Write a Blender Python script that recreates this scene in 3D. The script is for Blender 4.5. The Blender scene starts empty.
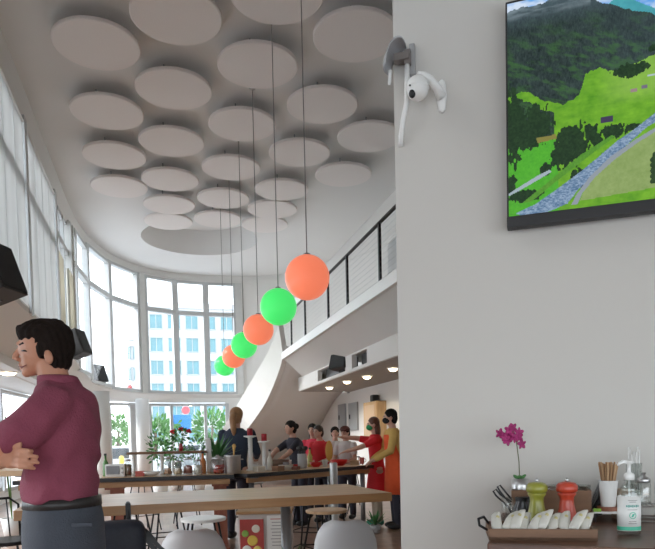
import bpy, bmesh, math, random
from mathutils import Vector, Matrix
random.seed(7)
PI = math.pi
C = bpy.context.scene.collection
# ------------------------------------------------------------ camera model
F=640.; CX=327.5; CY=466.5; CAMZ=1.35
yaw=math.radians(14.6); pit=math.radians(-2.5); rol=math.radians(1.2)
FW=Vector((math.sin(yaw)*math.cos(pit),math.cos(yaw)*math.cos(pit),math.sin(pit)))
R0=Vector((math.cos(yaw),-math.sin(yaw),0)); U0=R0.cross(FW)
RT=math.cos(rol)*R0-math.sin(rol)*U0; UP=math.sin(rol)*R0+math.cos(rol)*U0
def ray(px,py): return FW+(px-CX)/F*RT-(py-CY)/F*UP
O=Vector((0,0,CAMZ))
def onz(px,py,z): d=ray(px,py); return O+d*((z-CAMZ)/d.z)
def onx(px,py,x): d=ray(px,py); return O+d*(x/d.x)
def ony(px,py,y): d=ray(px,py); return O+d*(y/d.y)
def dep(px,py,t): return O+ray(px,py)*t
def hor(px): return 442.06-(px-160)*0.0209
def flo(px,t,z=0.0):            # floor point under image column px at depth t
    p=dep(px,hor(px),t); return Vector((p.x,p.y,z))
cam=bpy.data.cameras.new('camera'); co=bpy.data.objects.new('camera',cam); C.objects.link(co)
m=Matrix((RT,UP,-FW)).transposed().to_4x4(); m.translation=O; co.matrix_world=m
cam.sensor_width=36; cam.lens=F/655*36; cam.shift_y=(CY-274.5)/655; cam.clip_end=600
bpy.context.scene.camera=co
# ------------------------------------------------------------ materials
MC={}
def mat(name,col,rough=.6,metal=0,var=.06,scale=8,bump=0,emis=0,trans=0,spec=.5,coat=0,ecol=None):
    if name in MC: return MC[name]
    m=bpy.data.materials.new(name); m.use_nodes=True; n=m.node_tree.nodes; l=m.node_tree.links
    b=n['Principled BSDF']; b.inputs['Roughness'].default_value=rough; b.inputs['Metallic'].default_value=metal
    b.inputs['Specular IOR Level'].default_value=spec; b.inputs['Coat Weight'].default_value=coat
    b.inputs['Transmission Weight'].default_value=trans
    tc=n.new('ShaderNodeTexCoord'); nz=n.new('ShaderNodeTexNoise'); nz.inputs['Scale'].default_value=scale
    nz.inputs['Detail'].default_value=3
    l.new(tc.outputs['Object'],nz.inputs['Vector'])
    mx=n.new('ShaderNodeMix'); mx.data_type='RGBA'
    mx.inputs[6].default_value=(*[c*(1-var) for c in col],1); mx.inputs[7].default_value=(*[min(1,c*(1+var)) for c in col],1)
    l.new(nz.outputs['Fac'],mx.inputs[0]); l.new(mx.outputs[2],b.inputs['Base Color'])
    if emis:
        b.inputs['Emission Strength'].default_value=emis; b.inputs['Emission Color'].default_value=(*(ecol or col),1)
    if bump:
        bp=n.new('ShaderNodeBump'); bp.inputs['Strength'].default_value=bump; bp.inputs['Distance'].default_value=.01
        l.new(nz.outputs['Fac'],bp.inputs['Height']); l.new(bp.outputs[0],b.inputs['Normal'])
    MC[name]=m; return m
def wood(name,c1,c2,rough=.45,scale=3,axis='X',plank=0):
    m=bpy.data.materials.new(name); m.use_nodes=True; n=m.node_tree.nodes; l=m.node_tree.links
    b=n['Principled BSDF']; b.inputs['Roughness'].default_value=rough
    tc=n.new('ShaderNodeTexCoord'); mp=n.new('ShaderNodeMapping')
    s={'X':(1,9,9),'Y':(9,1,9),'Z':(9,9,1)}[axis]; mp.inputs['Scale'].default_value=s
    nz=n.new('ShaderNodeTexNoise'); nz.inputs['Scale'].default_value=scale; nz.inputs['Detail'].default_value=5
    l.new(tc.outputs['Object'],mp.inputs[0]); l.new(mp.outputs[0],nz.inputs['Vector'])
    cr=n.new('ShaderNodeValToRGB'); cr.color_ramp.elements[0].position=.3; cr.color_ramp.elements[1].position=.7
    cr.color_ramp.elements[0].color=(*c1,1); cr.color_ramp.elements[1].color=(*c2,1)
    l.new(nz.outputs['Fac'],cr.inputs[0]); out=cr.outputs[0]
    if plank:
        br=n.new('ShaderNodeTexBrick'); br.inputs['Scale'].default_value=plank
        br.inputs['Color1'].default_value=(1,1,1,1); br.inputs['Color2'].default_value=(.72,.7,.68,1); br.inputs['Mortar'].default_value=(.35,.3,.27,1)
        br.inputs['Mortar Size'].default_value=.006; br.inputs['Brick Width'].default_value=1.6; br.inputs['Row Height'].default_value=.14
        l.new(tc.outputs['Object'],br.inputs['Vector'])
        mx=n.new('ShaderNodeMix'); mx.data_type='RGBA'; mx.blend_type='MULTIPLY'; mx.inputs[0].default_value=1
        l.new(out,mx.inputs[6]); l.new(br.outputs[0],mx.inputs[7]); out=mx.outputs[2]
    l.new(out,b.inputs['Base Color']); return m
def glass(name,tint=(1,1,1),gl=.07):
    m=bpy.data.materials.new(name); m.use_nodes=True; n=m.node_tree.nodes; l=m.node_tree.links
    n.remove(n['Principled BSDF']); t=n.new('ShaderNodeBsdfTransparent'); t.inputs[0].default_value=(*tint,1)
    g=n.new('ShaderNodeBsdfGlossy'); g.inputs['Roughness'].default_value=.03
    nz=n.new('ShaderNodeTexNoise'); nz.inputs['Scale'].default_value=2
    mth=n.new('ShaderNodeMath'); mth.operation='MULTIPLY'; mth.inputs[1].default_value=gl*2; l.new(nz.outputs['Fac'],mth.inputs[0])
    x=n.new('ShaderNodeMixShader'); l.new(mth.outputs[0],x.inputs[0]); l.new(t.outputs[0],x.inputs[1]); l.new(g.outputs[0],x.inputs[2])
    l.new(x.outputs[0],n['Material Output'].inputs[0]); return m
def fabric_thin(name,col,tr):
    m=bpy.data.materials.new(name); m.use_nodes=True; n=m.node_tree.nodes; l=m.node_tree.links
    n.remove(n['Principled BSDF']); d=n.new('ShaderNodeBsdfDiffuse'); d.inputs[0].default_value=(*col,1)
    tl=n.new('ShaderNodeBsdfTranslucent'); wv=n.new('ShaderNodeTexWave'); wv.bands_direction='Y'; wv.inputs['Scale'].default_value=.7
    wv.inputs['Distortion'].default_value=.6; tc=n.new('ShaderNodeTexCoord'); l.new(tc.outputs['Object'],wv.inputs[0])
    cr=n.new('ShaderNodeValToRGB'); cr.color_ramp.elements[0].color=(*[c*.9 for c in col],1); cr.color_ramp.elements[1].color=(*col,1)
    l.new(wv.outputs['Fac'],cr.inputs[0]); l.new(cr.outputs[0],tl.inputs[0])
    x=n.new('ShaderNodeMixShader'); x.inputs[0].default_value=tr; l.new(d.outputs[0],x.inputs[1]); l.new(tl.outputs[0],x.inputs[2])
    l.new(x.outputs[0],n['Material Output'].inputs[0]); return m
PLAST=mat('white_plaster',(.745,.73,.705),.9,var=.02,scale=1.5,bump=.05)
CEIL=mat('ceiling_paint',(.73,.71,.69),.95,var=.02,scale=1)
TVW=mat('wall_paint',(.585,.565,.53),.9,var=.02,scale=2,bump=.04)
DISC=mat('acoustic_felt',(.82,.765,.74),.95,var=.04,scale=60,bump=.2)
FRAME=mat('window_frame_paint',(.50,.51,.51),.5,var=.04)
WHITE=mat('white_gloss',(.8,.8,.78),.35,var=.02)
BLACK=mat('black_plastic',(.018,.018,.02),.5)
GRILLE=mat('speaker_grille',(.012,.012,.013),.75,var=.3,scale=300,bump=.5)
BMET=mat('black_metal',(.02,.02,.022),.4,metal=.6)
STEEL=mat('brushed_steel',(.55,.55,.55),.3,metal=1,var=.08,scale=30)
GREYM=mat('grey_metal_post',(.30,.31,.32),.42,metal=.7)
GREYP=mat('grey_plastic',(.33,.33,.33),.5)
GLASS=glass('window_glass'); JAR=glass('jar_glass',(.93,.95,.94),.16)
SHADE=fabric_thin('shade_fabric',(.74,.745,.74),.42)
CURT=fabric_thin('curtain_fabric',(.70,.67,.59),.5)
OAK=wood('oak_top',(.44,.27,.145),(.62,.42,.25),.35)
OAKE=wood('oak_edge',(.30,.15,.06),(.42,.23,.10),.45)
DARKW=wood('walnut',(.07,.03,.018),(.15,.065,.035),.35)
CRATEW=wood('crate_wood',(.12,.058,.028),(.22,.115,.06),.6)
REDW=wood('red_brown_wood',(.22,.06,.03),(.32,.10,.055),.5,axis='Z')
PINE=wood('pine',(.5,.32,.16),(.62,.42,.23),.6,axis='Z')
FLOORM=wood('floor_boards',(.26,.155,.11),(.38,.25,.185),.3,scale=1.5,axis='Y',plank=1.0)
SKIN=mat('skin',(.50,.235,.145),.5,var=.08,scale=14)
SKIN2=mat('skin_light',(.55,.32,.24),.55,var=.05)
# ------------------------------------------------------------ mesh helpers
def obj(name,bm,m,parent=None,smooth=False,loc=None,norm=True):
    if norm: bmesh.ops.recalc_face_normals(bm,faces=bm.faces)
    me=bpy.data.meshes.new(name); bm.to_mesh(me); bm.free()
    if smooth:
        me.polygons.foreach_set('use_smooth',[True]*len(me.polygons))
    o=bpy.data.objects.new(name,me); C.objects.link(o)
    for q in (m if isinstance(m,(list,tuple)) else [m]): me.materials.append(q)
    if parent is not None: o.parent=parent
    if loc is not None: o.location=loc
    return o
def thing(name,label,cat,loc=(0,0,0),rz=0,group=None):
    o=bpy.data.objects.new(name,None); C.objects.link(o); o.location=loc; o.rotation_euler=(0,0,rz)
    o.empty_display_size=.1; o['label']=label; o['category']=cat
    if group: o['group']=group
    return o
def tag(o,label,cat,group=None,kind=None):
    o['label']=label; o['category']=cat
    if group: o['group']=group
    if kind: o['kind']=kind
    return o
def struct(name,bm,m,parent=None,smooth=False):
    o=obj(name,bm,m,parent,smooth)
    if parent is None: o['kind']='structure'
    return o
def sempty(name,loc=(0,0,0)):
    o=bpy.data.objects.new(name,None); C.objects.link(o); o.location=loc; o['kind']='structure'; return o
def dup(root,loc,rz=None,label=None,group=None):
    r=root.copy(); C.objects.link(r); r.location=loc
    if rz is not None: r.rotation_euler=(0,0,rz)
    if label: r['label']=label
    if group: r['group']=group
    for ch in list(root.children):
        c=ch.copy(); C.objects.link(c); c.parent=r
        for g in list(ch.children):
            d=g.copy(); C.objects.link(d); d.parent=c
    return r
def B(): return bmesh.new()
def box(bm,c,s,rz=0,M=None):
    r=bmesh.ops.create_cube(bm,size=1)
    X=Matrix.Translation(c)@Matrix.Rotation(rz,4,'Z')@Matrix.Diagonal((*s,1))
    if M is not None: X=M@X
    bmesh.ops.transform(bm,matrix=X,verts=r['verts']); return bm
def bev(bm,w,seg=2):
    bmesh.ops.bevel(bm,geom=list(bm.edges),offset=w,segments=seg,affect='EDGES',profile=.6); return bm
def lathe(bm,prof,seg=24,c=(0,0,0),cap=True,M=None):
    rings=[]
    for r,z in prof:
        ring=[]
        for i in range(seg):
            a=2*PI*i/seg; v=Vector((c[0]+r*math.cos(a),c[1]+r*math.sin(a),c[2]+z))
            if M is not None: v=M@v
            ring.append(bm.verts.new(v))
        rings.append(ring)
    for a,b in zip(rings,rings[1:]):
        for i in range(seg): bm.faces.new((a[i],a[(i+1)%seg],b[(i+1)%seg],b[i]))
    if cap: bm.faces.new(rings[0][::-1]); bm.faces.new(rings[-1])
    return bm
def tube(bm,pts,rad,seg=10):
    pts=[Vector(p) for p in pts]
    if not isinstance(rad,(list,tuple)): rad=[rad]*len(pts)
    rings=[]; ref=None
    for i,p in enumerate(pts):
        t=(pts[min(i+1,len(pts)-1)]-pts[max(i-1,0)]).normalized()
        if ref is None: ref=Vector((0,0,1)) if abs(t.z)<.9 else Vector((1,0,0))
        u=t.cross(ref)
        if u.length<1e-4: u=t.cross(Vector((0,1,0)))
        u.normalize(); v=t.cross(u).normalized(); ref=u.cross(t)
        rings.append([bm.verts.new(p+rad[i]*(math.cos(2*PI*k/seg)*u+math.sin(2*PI*k/seg)*v)) for k in range(seg)])
    for a,b in zip(rings,rings[1:]):
        for k in range(seg): bm.faces.new((a[k],a[(k+1)%seg],b[(k+1)%seg],b[k]))
    bm.faces.new(rings[0][::-1]); bm.faces.new(rings[-1]); return bm
def ell(bm,c,r,M=None,seg=16):
    q=bmesh.ops.create_uvsphere(bm,u_segments=seg,v_segments=max(8,seg//2),radius=1)
    X=Matrix.Translation(c)@(M if M is not None else Matrix.Identity(4))@Matrix.Diagonal((*(r if isinstance(r,(tuple,list)) else (r,r,r)),1))
    bmesh.ops.transform(bm,matrix=X,verts=q['verts']); return bm
def limb(bm,pts,rad):
    tube(bm,pts,rad,14)
    for p,r in zip(pts,rad): ell(bm,p,r*1.0,seg=14)
    return bm
def loft(bm,rings,seg=28):
    R=[]
    for c,rx,ry,rz in rings:
        R.append([bm.verts.new(Vector(c)+Vector((rx*math.cos(a)*math.cos(rz)-ry*math.sin(a)*math.sin(rz),rx*math.cos(a)*math.sin(rz)+ry*math.sin(a)*math.cos(rz),0))) for a in [2*PI*k/seg for k in range(seg)]])
    for a,b in zip(R,R[1:]):
        for k in range(seg): bm.faces.new((a[k],a[(k+1)%seg],b[(k+1)%seg],b[k]))
    bm.faces.new(R[0][::-1]); bm.faces.new(R[-1]); return bm
def bake(name,bm,m,parent,voxel=.01,smooth=3):
    bmesh.ops.recalc_face_normals(bm,faces=bm.faces)
    me=bpy.data.meshes.new('tmp'); bm.to_mesh(me); bm.free()
    t=bpy.data.objects.new('tmp',me); C.objects.link(t)
    q=t.modifiers.new('r','REMESH'); q.mode='VOXEL'; q.voxel_size=voxel
    if smooth:
        s=t.modifiers.new('s','SMOOTH'); s.factor=.5; s.iterations=smooth
    dg=bpy.context.evaluated_depsgraph_get(); dg.update()
    e=t.evaluated_get(dg); nm=bpy.data.meshes.new_from_object(e,depsgraph=dg); nm.name=name
    bpy.data.objects.remove(t); bpy.data.meshes.remove(me)
    nm.materials.clear(); nm.materials.append(m)
    nm.polygons.foreach_set('use_smooth',[True]*len(nm.polygons))
    o=bpy.data.objects.new(name,nm); C.objects.link(o); o.parent=parent; return o
def prism(bm,pts,z0,z1):     # plan polygon extruded
    a=[bm.verts.new((p[0],p[1],z0)) for p in pts]; b=[bm.verts.new((p[0],p[1],z1)) for p in pts]
    n=len(pts); bm.faces.new(a[::-1]); bm.faces.new(b)
    for i in range(n): bm.faces.new((a[i],a[(i+1)%n],b[(i+1)%n],b[i]))
    return bm
def sweep(bm,path,prof_fn,closed_prof=True):
    """path: plan points with outward normal; prof_fn(i)-> list of (offset_inward, z)"""
    R=[]
    for i,(p,nv) in enumerate(path):
        R.append([bm.verts.new((p[0]+nv[0]*d,p[1]+nv[1]*d,z)) for d,z in prof_fn(i)])
    k=len(R[0])
    for a,b in zip(R,R[1:]):
        for j in range(k if closed_prof else k-1): bm.faces.new((a[j],a[(j+1)%k],b[(j+1)%k],b[j]))
    if closed_prof: bm.faces.new(R[0][::-1]); bm.faces.new(R[-1])
    return bm
# ------------------------------------------------------------ room shell
ZC=7.1; XL=-1.95; XR=5.95; YA=16.0; Y0=-2.5; AX=2.0; RX=3.95; RY=6.8; NE=2.6
def ap(th,rx=RX,ry=RY):
    c,s=math.cos(th),math.sin(th)
    return Vector((AX+rx*math.copysign(abs(c)**(2/NE),c),YA+ry*max(s,0)**(2/NE)))
def path(rx=RX,ry=RY,y0=Y0,th1=0.0,n=64,tail=True,th0=PI):
    P=[]
    if th0==PI:
        for i in range(8): P.append(Vector((AX-rx,y0+(YA-y0)*i/8)))
    for i in range(n+1): P.append(ap(th0+(th1-th0)*i/n,rx,ry))
    if tail and th1==0: P+= [Vector((AX+rx,YA-(YA-y0)*i/8)) for i in range(1,9)]
    Q=[]
    for i,p in enumerate(P):
        t=(P[min(i+1,len(P)-1)]-P[max(i-1,0)]); t.normalize(); Q.append((p,Vector((t.y,-t.x))))   # inward normal (path runs clockwise)
    return Q
def hit(px,rx=RX,ry=RY,py=300):
    """angle on apse curve seen at image column px"""
    d=ray(px,py); best=None
    for i in range(1,2000):
        th=PI*i/2000; p=ap(th,rx,ry); v=abs(p.x*d.y-p.y*d.x)/math.hypot(d.x,d.y)
        if best is None or v<best[0]: best=(v,th)
    return best[1]
# floor
fb=B(); prism(fb,[p for p,_ in path(5.6,RY,Y0)],-.12,0); struct('floor',fb,FLOORM)
# ceiling with round recess
RC=Vector((1.28,18.75)); RR=1.62
cb=B(); outer=[p for p,_ in path(RX+.05,RY+.05,Y0)]
N=96
circ=[cb.verts.new((RC.x+RR*math.cos(2*PI*i/N),RC.y+RR*math.sin(2*PI*i/N),ZC)) for i in range(N)]
ov=[cb.verts.new((p.x,p.y,ZC)) for p in outer]
ed=[cb.edges.new((circ[i],circ[(i+1)%N])) for i in range(N)]+[cb.edges.new((ov[i],ov[(i+1)%len(ov)])) for i in range(len(ov))]
bmesh.ops.triangle_fill(cb,use_beauty=True,use_dissolve=False,edges=ed)
struct('ceiling',cb,CEIL)
rc_=B(); lathe(rc_,[(RR,ZC),(RR,ZC+.75),(.001,ZC+.75)],96,(RC.x,RC.y,0),cap=False); struct('ceiling_recess',rc_,CEIL)
rb=B(); prism(rb,[p for p,_ in path(RX+.3,RY+.3,Y0)],ZC+.8,ZC+.95); struct('roof',rb,PLAST)
# upper band between window heads and ceiling
PU=path()
def band_prof(i):
    y=PU[i][0].y; t=min(1,max(0,(y-14)/6)); zb=6.32+(6.82-6.32)*t*t*(3-2*t)
    return [(-.2,zb),(0.02,zb),(0.02,zb+.12),(0,ZC+.02),(-.2,ZC+.02)]
bb=B(); sweep(bb,PU,band_prof); struct('wall_upper_band',bb,PLAST)
def headz(y):
    t=min(1,max(0,(y-14)/6)); return 6.32+.5*t*t*(3-2*t)
# sill ledge (sloping plaster beam) left + apse
THE=hit(239)
PL=path(th1=THE,tail=False)
def sillz(y):
    t=min(1,max(0,(y-15.5)/4.5)); t=t*t*(3-2*t); return 3.42-.42*t, 2.68+.03*t, .75-.55*t
def ledge_prof(i):
    y=PL[i][0].y; zt,zb,off=sillz(y)
    return [(.0,zt),(.06,zt+.02),(.06,zt-.06),(-off,zb),(-off-.3,zb),(-off-.3,zt)]
lb=B(); sweep(lb,PL,ledge_prof); struct('wall_left_sill_beam',lb,PLAST,smooth=False)
# soffit of left aisle
sb=B()
inn=[p for p,_ in path(RX+.5,RY+.02,th1=THE,tail=False)]; out=[p for p,_ in path(5.65,RY+.1,th1=THE,tail=False)]
ia=[sb.verts.new((p.x,p.y,2.7)) for p in inn]; oa=[sb.verts.new((p.x,p.y,2.7)) for p in out]
ib=[sb.verts.new((p.x,p.y,2.85)) for p in inn]; ob=[sb.verts.new((p.x,p.y,2.85)) for p in out]
for i in range(len(inn)-1):
    sb.faces.new((ia[i],ia[i+1],oa[i+1],oa[i])); sb.faces.new((ib[i],ib[i+1],ob[i+1],ob[i])); sb.faces.new((oa[i],oa[i+1],ob[i+1],ob[i])); sb.faces.new((ia[i],ia[i+1],ib[i+1],ib[i]))
struct('ceiling_left_aisle',sb,PLAST)
# solid right part of the apse + right upper wall
PW=path(th0=THE,th1=0,n=30)
wb=B(); sweep(wb,PW,lambda i:[(0,0),(-.2,0),(-.2,ZC),(0,ZC)])
struct('wall_back_right',wb,PLAST)
wb=B(); box(wb,(2.0,Y0-.1,4.7),(8.3,.2,4.8)); struct('wall_front_light_block',wb,PLAST)  # unseen wall behind the camera, added to cut light from the open end
# windows ---------------------------------------------------------------
wcount=0
def quad_bar(bm,a,b,w,z0,z1,depth=.1):
    """upright box between plan points a,b"""
    a=Vector(a);b=Vector(b); t=(b-a); L=t.length; ang=math.atan2(t.y,t.x)
    box(bm,((a.x+b.x)/2,(a.y+b.y)/2,(z0+z1)/2),(L,depth,z1-z0),ang)
def window(pts,z0s,z1s,ztr,mull=.05,pier=False):
    """glazed bay following plan points pts (list); frame + panes"""
    global wcount; wcount+=1
    base=pts[0]; e=sempty('window_%d'%wcount,(base.x,base.y,0))
    f=B(); 
    def P(v): return Vector((v.x-base.x,v.y-base.y))
    n=len(pts)
    for i,v in enumerate(pts):
        q=P(v); w=mull
        t=(pts[min(i+1,n-1)]-pts[max(i-1,0)]); ang=math.atan2(t.y,t.x)
        box(f,(q.x,q.y,(z0s[i]+z1s[i])/2),(w,.16,z1s[i]-z0s[i]),ang)
    for i in range(n-1):
        a,b=P(pts[i]),P(pts[i+1])
        za0,zb0=z0s[i],z0s[i+1]
        quad_bar(f,a,b,0,(za0+zb0)/2,(za0+zb0)/2+.09,.12)
        zt=(z1s[i]+z1s[i+1])/2; quad_bar(f,a,b,0,zt-.08,zt,.12)
        if ztr: quad_bar(f,a,b,0,ztr-.07,ztr+.07,.15)
        zz=[(za0+zb0)/2+.09]+([ztr-.06,ztr+.06] if ztr else [])+[zt-.08]
        for k in range(0,len(zz),2):
            g=B(); quad_bar(g,a,b,0,zz[k]-.01,zz[k+1]+.01,.02); obj('pane',g,GLASS,e)
    obj('frame',f,FRAME,e); return e
def piers(name,pts,z0,z1,w=.22,d=.25,m=None):
    b=B()
    for p,a in pts: pass
    return b
ycuts=[-2.6,2.05,5.0,7.95,10.9,13.85]
for a,b in zip(ycuts,ycuts[1:]):
    k=5; pts=[Vector((XL-.05,a+(b-a)*j/(k-1))) for j in range(k)]
    window(pts,[3.42]*k,[6.34]*k,5.35,.045)
for j,y in enumerate(ycuts):
    p=B(); box(p,(XL-.02,y,4.88),(.24,.2,3.0)); struct('trim_%d'%(j+1),p,FRAME)
names=['nearest the camera end','second along from the camera end','third along, beside the big black speaker','fourth along, above the man','fifth and last before the curved glazing']
for j,(a,b) in enumerate(zip(ycuts,ycuts[1:])):
    t=thing('roller_shade','translucent white roller shade on the left clerestory window, '+['nearest the camera','second from the camera','third from the camera','above the large black speaker','last before the clear curved glazing'][j],'window shade',(XL+.07,(a+b)/2,0),0,'roller shades on the left windows')
    c=B()
    for k in range(4):
        w=(b-a-.28)/4; box(c,(0,-(b-a-.28)/2+w*(k+.5),4.86),(.008,w-.03,2.78))
    obj('shade_cloth',c,SHADE,t)
    c=B(); tube(c,[(0,-(b-a)/2+.14,6.27),(0,(b-a)/2-.14,6.27)],.028,12); obj('roller',c,WHITE,t,True)
    c=B(); box(c,(0,0,3.46),(.02,b-a-.3,.03)); obj('bottom_bar',c,WHITE,t)
# apse bays
bays=[(13.85,[59,63.5,68],73),(None,[79,85.5,107],139),(None,[174,205.5],236)]
tp={}
def apt(px,rx=RX,ry=RY,py=300): return ap(hit(px,rx,ry,py),rx,ry)
def arc(th_a,th_b,k,rx=RX,ry=RY): return [ap(th_a+(th_b-th_a)*i/k,rx,ry) for i in range(k+1)]
def bay(plist,lower=False,rx=RX,mull=.1):
    z0=[]; z1=[]
    for p in plist:
        if lower: z0.append(.25); z1.append(2.66)
        else:
            zt,_,_=sillz(p.y); z0.append(zt-.02); z1.append(headz(p.y)+.02)
    return window(plist,z0,z1,None if lower else 5.75,mull)
b1=[Vector((XL-.05,13.95)),Vector((XL-.05,14.7)),Vector((XL-.05,15.4)),apt(69)+Vector((-.05,0))]
bay([b1[0],b1[1],b1[2],Vector((XL-.03,16.3))])
h73=hit(75); h87=hit(87); h107=hit(108.5); h140=hit(139.5); h174=hit(174.5); h205=hit(205.5); h236=hit(236)
hs=h73+.0
def sub(a,b,k): return [a+(b-a)*i/k for i in range(k+1)]
bay([ap(t) for t in [hit(69)]+[h73]+[h87,h107,hit(137)]],mull=.2)
bay([ap(t) for t in [hit(143.5),h174,h205,h236]],mull=.2)
pc=B(); pnum=len(ycuts)
for px_ in (57,71,140.3,238.5):
    th=hit(px_); p=ap(th); q=ap(th+.01); a=math.atan2((q-p).y,(q-p).x)
    z0=sillz(p.y)[0]; pnum+=1
    b=B(); box(b,(p.x,p.y,(z0+headz(p.y))/2),(.22 if px_>100 else .16,.22,headz(p.y)-z0+.04),a); struct('trim_%d'%pnum,b,mat('pier_paint',(.60,.60,.58),.7))
# curtains in the first curved bay (warm)
for j,(pa,pb,lab) in enumerate([((XL+.07,14.0),(XL+.07,14.7),'cream curtain drawn beside the last roller shade'),((XL+.07,15.35),(XL+.1,16.2),'cream curtain gathered at the start of the curved glazing')]):
    a=Vector(pa); b=Vector(pb); c=B(); n=24; lo=[];hi=[]
    for i in range(n+1):
        p=a+(b-a)*i/n; off=.03*math.sin(i*1.6)
        lo.append(c.verts.new((p.x+off,p.y,3.5))); hi.append(c.verts.new((p.x+off,p.y,5.25)))
    for i in range(n): c.faces.new((lo[i],lo[i+1],hi[i+1],hi[i]))
    sol=obj('curtain',c,CURT,None,True); tag(sol,lab,'curtain','cream curtains in the left glazing')
    md=sol.modifiers.new('t','SOLIDIFY'); md.thickness=.008
# lower glazing : left aisle + apse
lr=5.6
for a,b in [(3,5.6),(5.6,8.2),(8.2,10.8),(10.8,13.4),(13.4,16)]:
    pts=[Vector((AX-lr-.0,a+(b-a)*j/3)) for j in range(4)]
    window(pts,[.3]*4,[2.7]*4,None,.06)
def lth(px): return hit(px,lr,RY,430)
bay([ap(t,lr) for t in [PI-.02,PI-.35,lth(98),lth(109),lth(131)]],True)
bay([ap(t,lr) for t in [lth(134),lth(150),lth(172),lth(206),lth(228)]],True)
pnum+=1
P3=path(lr,RY,3,tail=False,th1=lth(228))
b=B(); sweep(b,P3,lambda i:[(.06,0),(-.1,0),(-.1,.3),(.06,.3)]); struct('baseboard_left',b,WHITE)
b=B(); sweep(b,path(lr,RY,Y0,tail=False,th1=lth(240))[:3],lambda i:[(0,0),(-.15,0),(-.15,2.8),(0,2.8)]); struct('wall_left',b,PLAST)
b=B(); sweep(b,path(lr,RY,Y0,th0=lth(226),th1=0.35,tail=False,n=12),lambda i:[(0,0),(-.15,0),(-.15,2.8),(0,2.8)]); struct('wall_back',b,PLAST)
# round columns
for px,dp,l in [(143.5,20.2,1),(103,17.0,2)]:
    p=flo(px,dp); b=B(); lathe(b,[(.21,0),(.21,2.72)],32,p); struct('trim_%d'%(20+l),b,PLAST,smooth=True)
# ------------------------------------------------------------ right mezzanine
XS=2.95; YS=15.3
# slab
b=B(); prism(b,[(XS,2.6),(XS,YS),(XR,YS+.6),(XR,2.6)],3.28,3.44); 
struct('mezzanine_floor',b,PLAST)
b=B(); box(b,(XS-.015,(2.6+YS)/2,3.36),(.07,YS-2.6,.17)); bev(b,.012); struct('trim_30',b,WHITE)
# slanted underside from slab edge to the aisle beam, beam with niches
b=B(); v=[b.verts.new(q) for q in [(XS+.02,2.6,3.28),(XS+.02,YS,3.28),(3.5,YS+.4,2.90),(3.5,2.6,2.90)]]
w=[b.verts.new(q) for q in [(XS+.1,2.6,3.30),(XS+.1,YS,3.30),(3.6,YS+.4,2.94),(3.6,2.6,2.94)]]
b.faces.new(v)
for i in range(4): b.faces.new((v[i],v[(i+1)%4],w[(i+1)%4],w[i]))
b.faces.new(w[::-1]); struct('ceiling_right_slope',b,PLAST)
# beam face at X=3.5 with openings
def beam():
    b=B(); z0,z1=2.58,2.92; ops=[(11.9,14.1),(10.55,11.45),(6.6,8.8)]
    ys=[2.6]+sorted([y for o_ in ops for y in o_])+[YS+.9]
    for i in range(0,len(ys)-1):
        a,c=ys[i],ys[i+1]
        if i%2==0: box(b,(3.54,(a+c)/2,(z0+z1)/2),(.1,c-a,z1-z0))
        else:
            box(b,(3.54,(a+c)/2,z0+.03),(.1,c-a,.06)); box(b,(3.54,(a+c)/2,z1-.02),(.1,c-a,.04))
    return b
struct('wall_right_beam',beam(),PLAST)
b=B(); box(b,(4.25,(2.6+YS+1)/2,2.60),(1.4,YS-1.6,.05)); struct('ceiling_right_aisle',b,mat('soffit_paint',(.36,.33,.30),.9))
for i,(a,c) in enumerate([(11.9,14.1),(10.55,11.45)]):
    b=B(); box(b,(3.72,(a+c)/2,2.76),(.04,c-a+.1,.3)); t=tag(obj('niche_panel',b,mat('niche_grey',(.16,.16,.165),.7,scale=200,var=.3)),['long dark grey panel behind the black speaker in the aisle beam','short dark grey panel in the aisle beam, nearer the camera'][i],'panel')
# lower right wall & upper right
b=B(); box(b,(4.98,12.2,1.3),(.12,20.0,2.62)); struct('wall_right',b,PLAST)
b=B(); box(b,(XR+.1,6.7,1.95),(.2,18.6,3.9)); box(b,(XR+.1,6.7,6.75),(.2,18.6,.7)); struct('wall_right_upper',b,PLAST)
for j,(ya,yb) in enumerate([(-2.5,2.5),(2.5,7),(7,11.5),(11.5,16)]):  # windows and shades added to bring more sky light into the nave
    window([Vector((XR+.08,ya+(yb-ya)*k/4)) for k in range(5)],[3.9]*5,[6.4]*5,5.3,.06)
    t=thing('roller_shade','added translucent white shade high behind the mezzanine railing, '+['first from the camera end','second from the camera end','third from the camera end','last before the back wall'][j],'window shade',(XR-.05,(ya+yb)/2,0),0,'added shades behind the mezzanine railing')
    c=B()
    for k in range(4):
        w=(yb-ya-.1)/4; box(c,(0,-(yb-ya-.1)/2+w*(k+.5),5.16),(.008,w-.02,2.4))
    obj('shade_cloth',c,SHADE,t); c=B(); tube(c,[(0,-(yb-ya)/2+.1,6.4),(0,(yb-ya)/2-.1,6.4)],.028,12); obj('roller',c,WHITE,t,True)
# railing ------------------------------------------------
rail=thing('balcony_railing','mezzanine railing with white wide top rail, dark posts and thin cables','railing',(XS+.05,2.6,3.44))
L=YS-2.6
b=B(); box(b,(0,L/2,.94),(.07,L,.17)); bev(b,.015); obj('top_rail',b,WHITE,rail)
b=B(); box(b,(-.0,L/2,.845),(.05,L,.02)); obj('under_rail',b,BMET,rail)
py=[]
for px in (380,347,327.5,304,290): py.append(onx(px,270,XS+.05).y-2.6)
py+= [4.0,2.6,1.2,0.05]
for y in py:
    b=B(); box(b,(0,y,.42),(.035,.05,.85)); obj('post',b,BMET,rail)
for k in range(10):
    b=B(); tube(b,[(0,0,.08+k*.078),(0,L,.08+k*.078)],.0022,6); obj('cable',b,mat('pale_cable',(.5,.5,.5),.4),rail)
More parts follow.
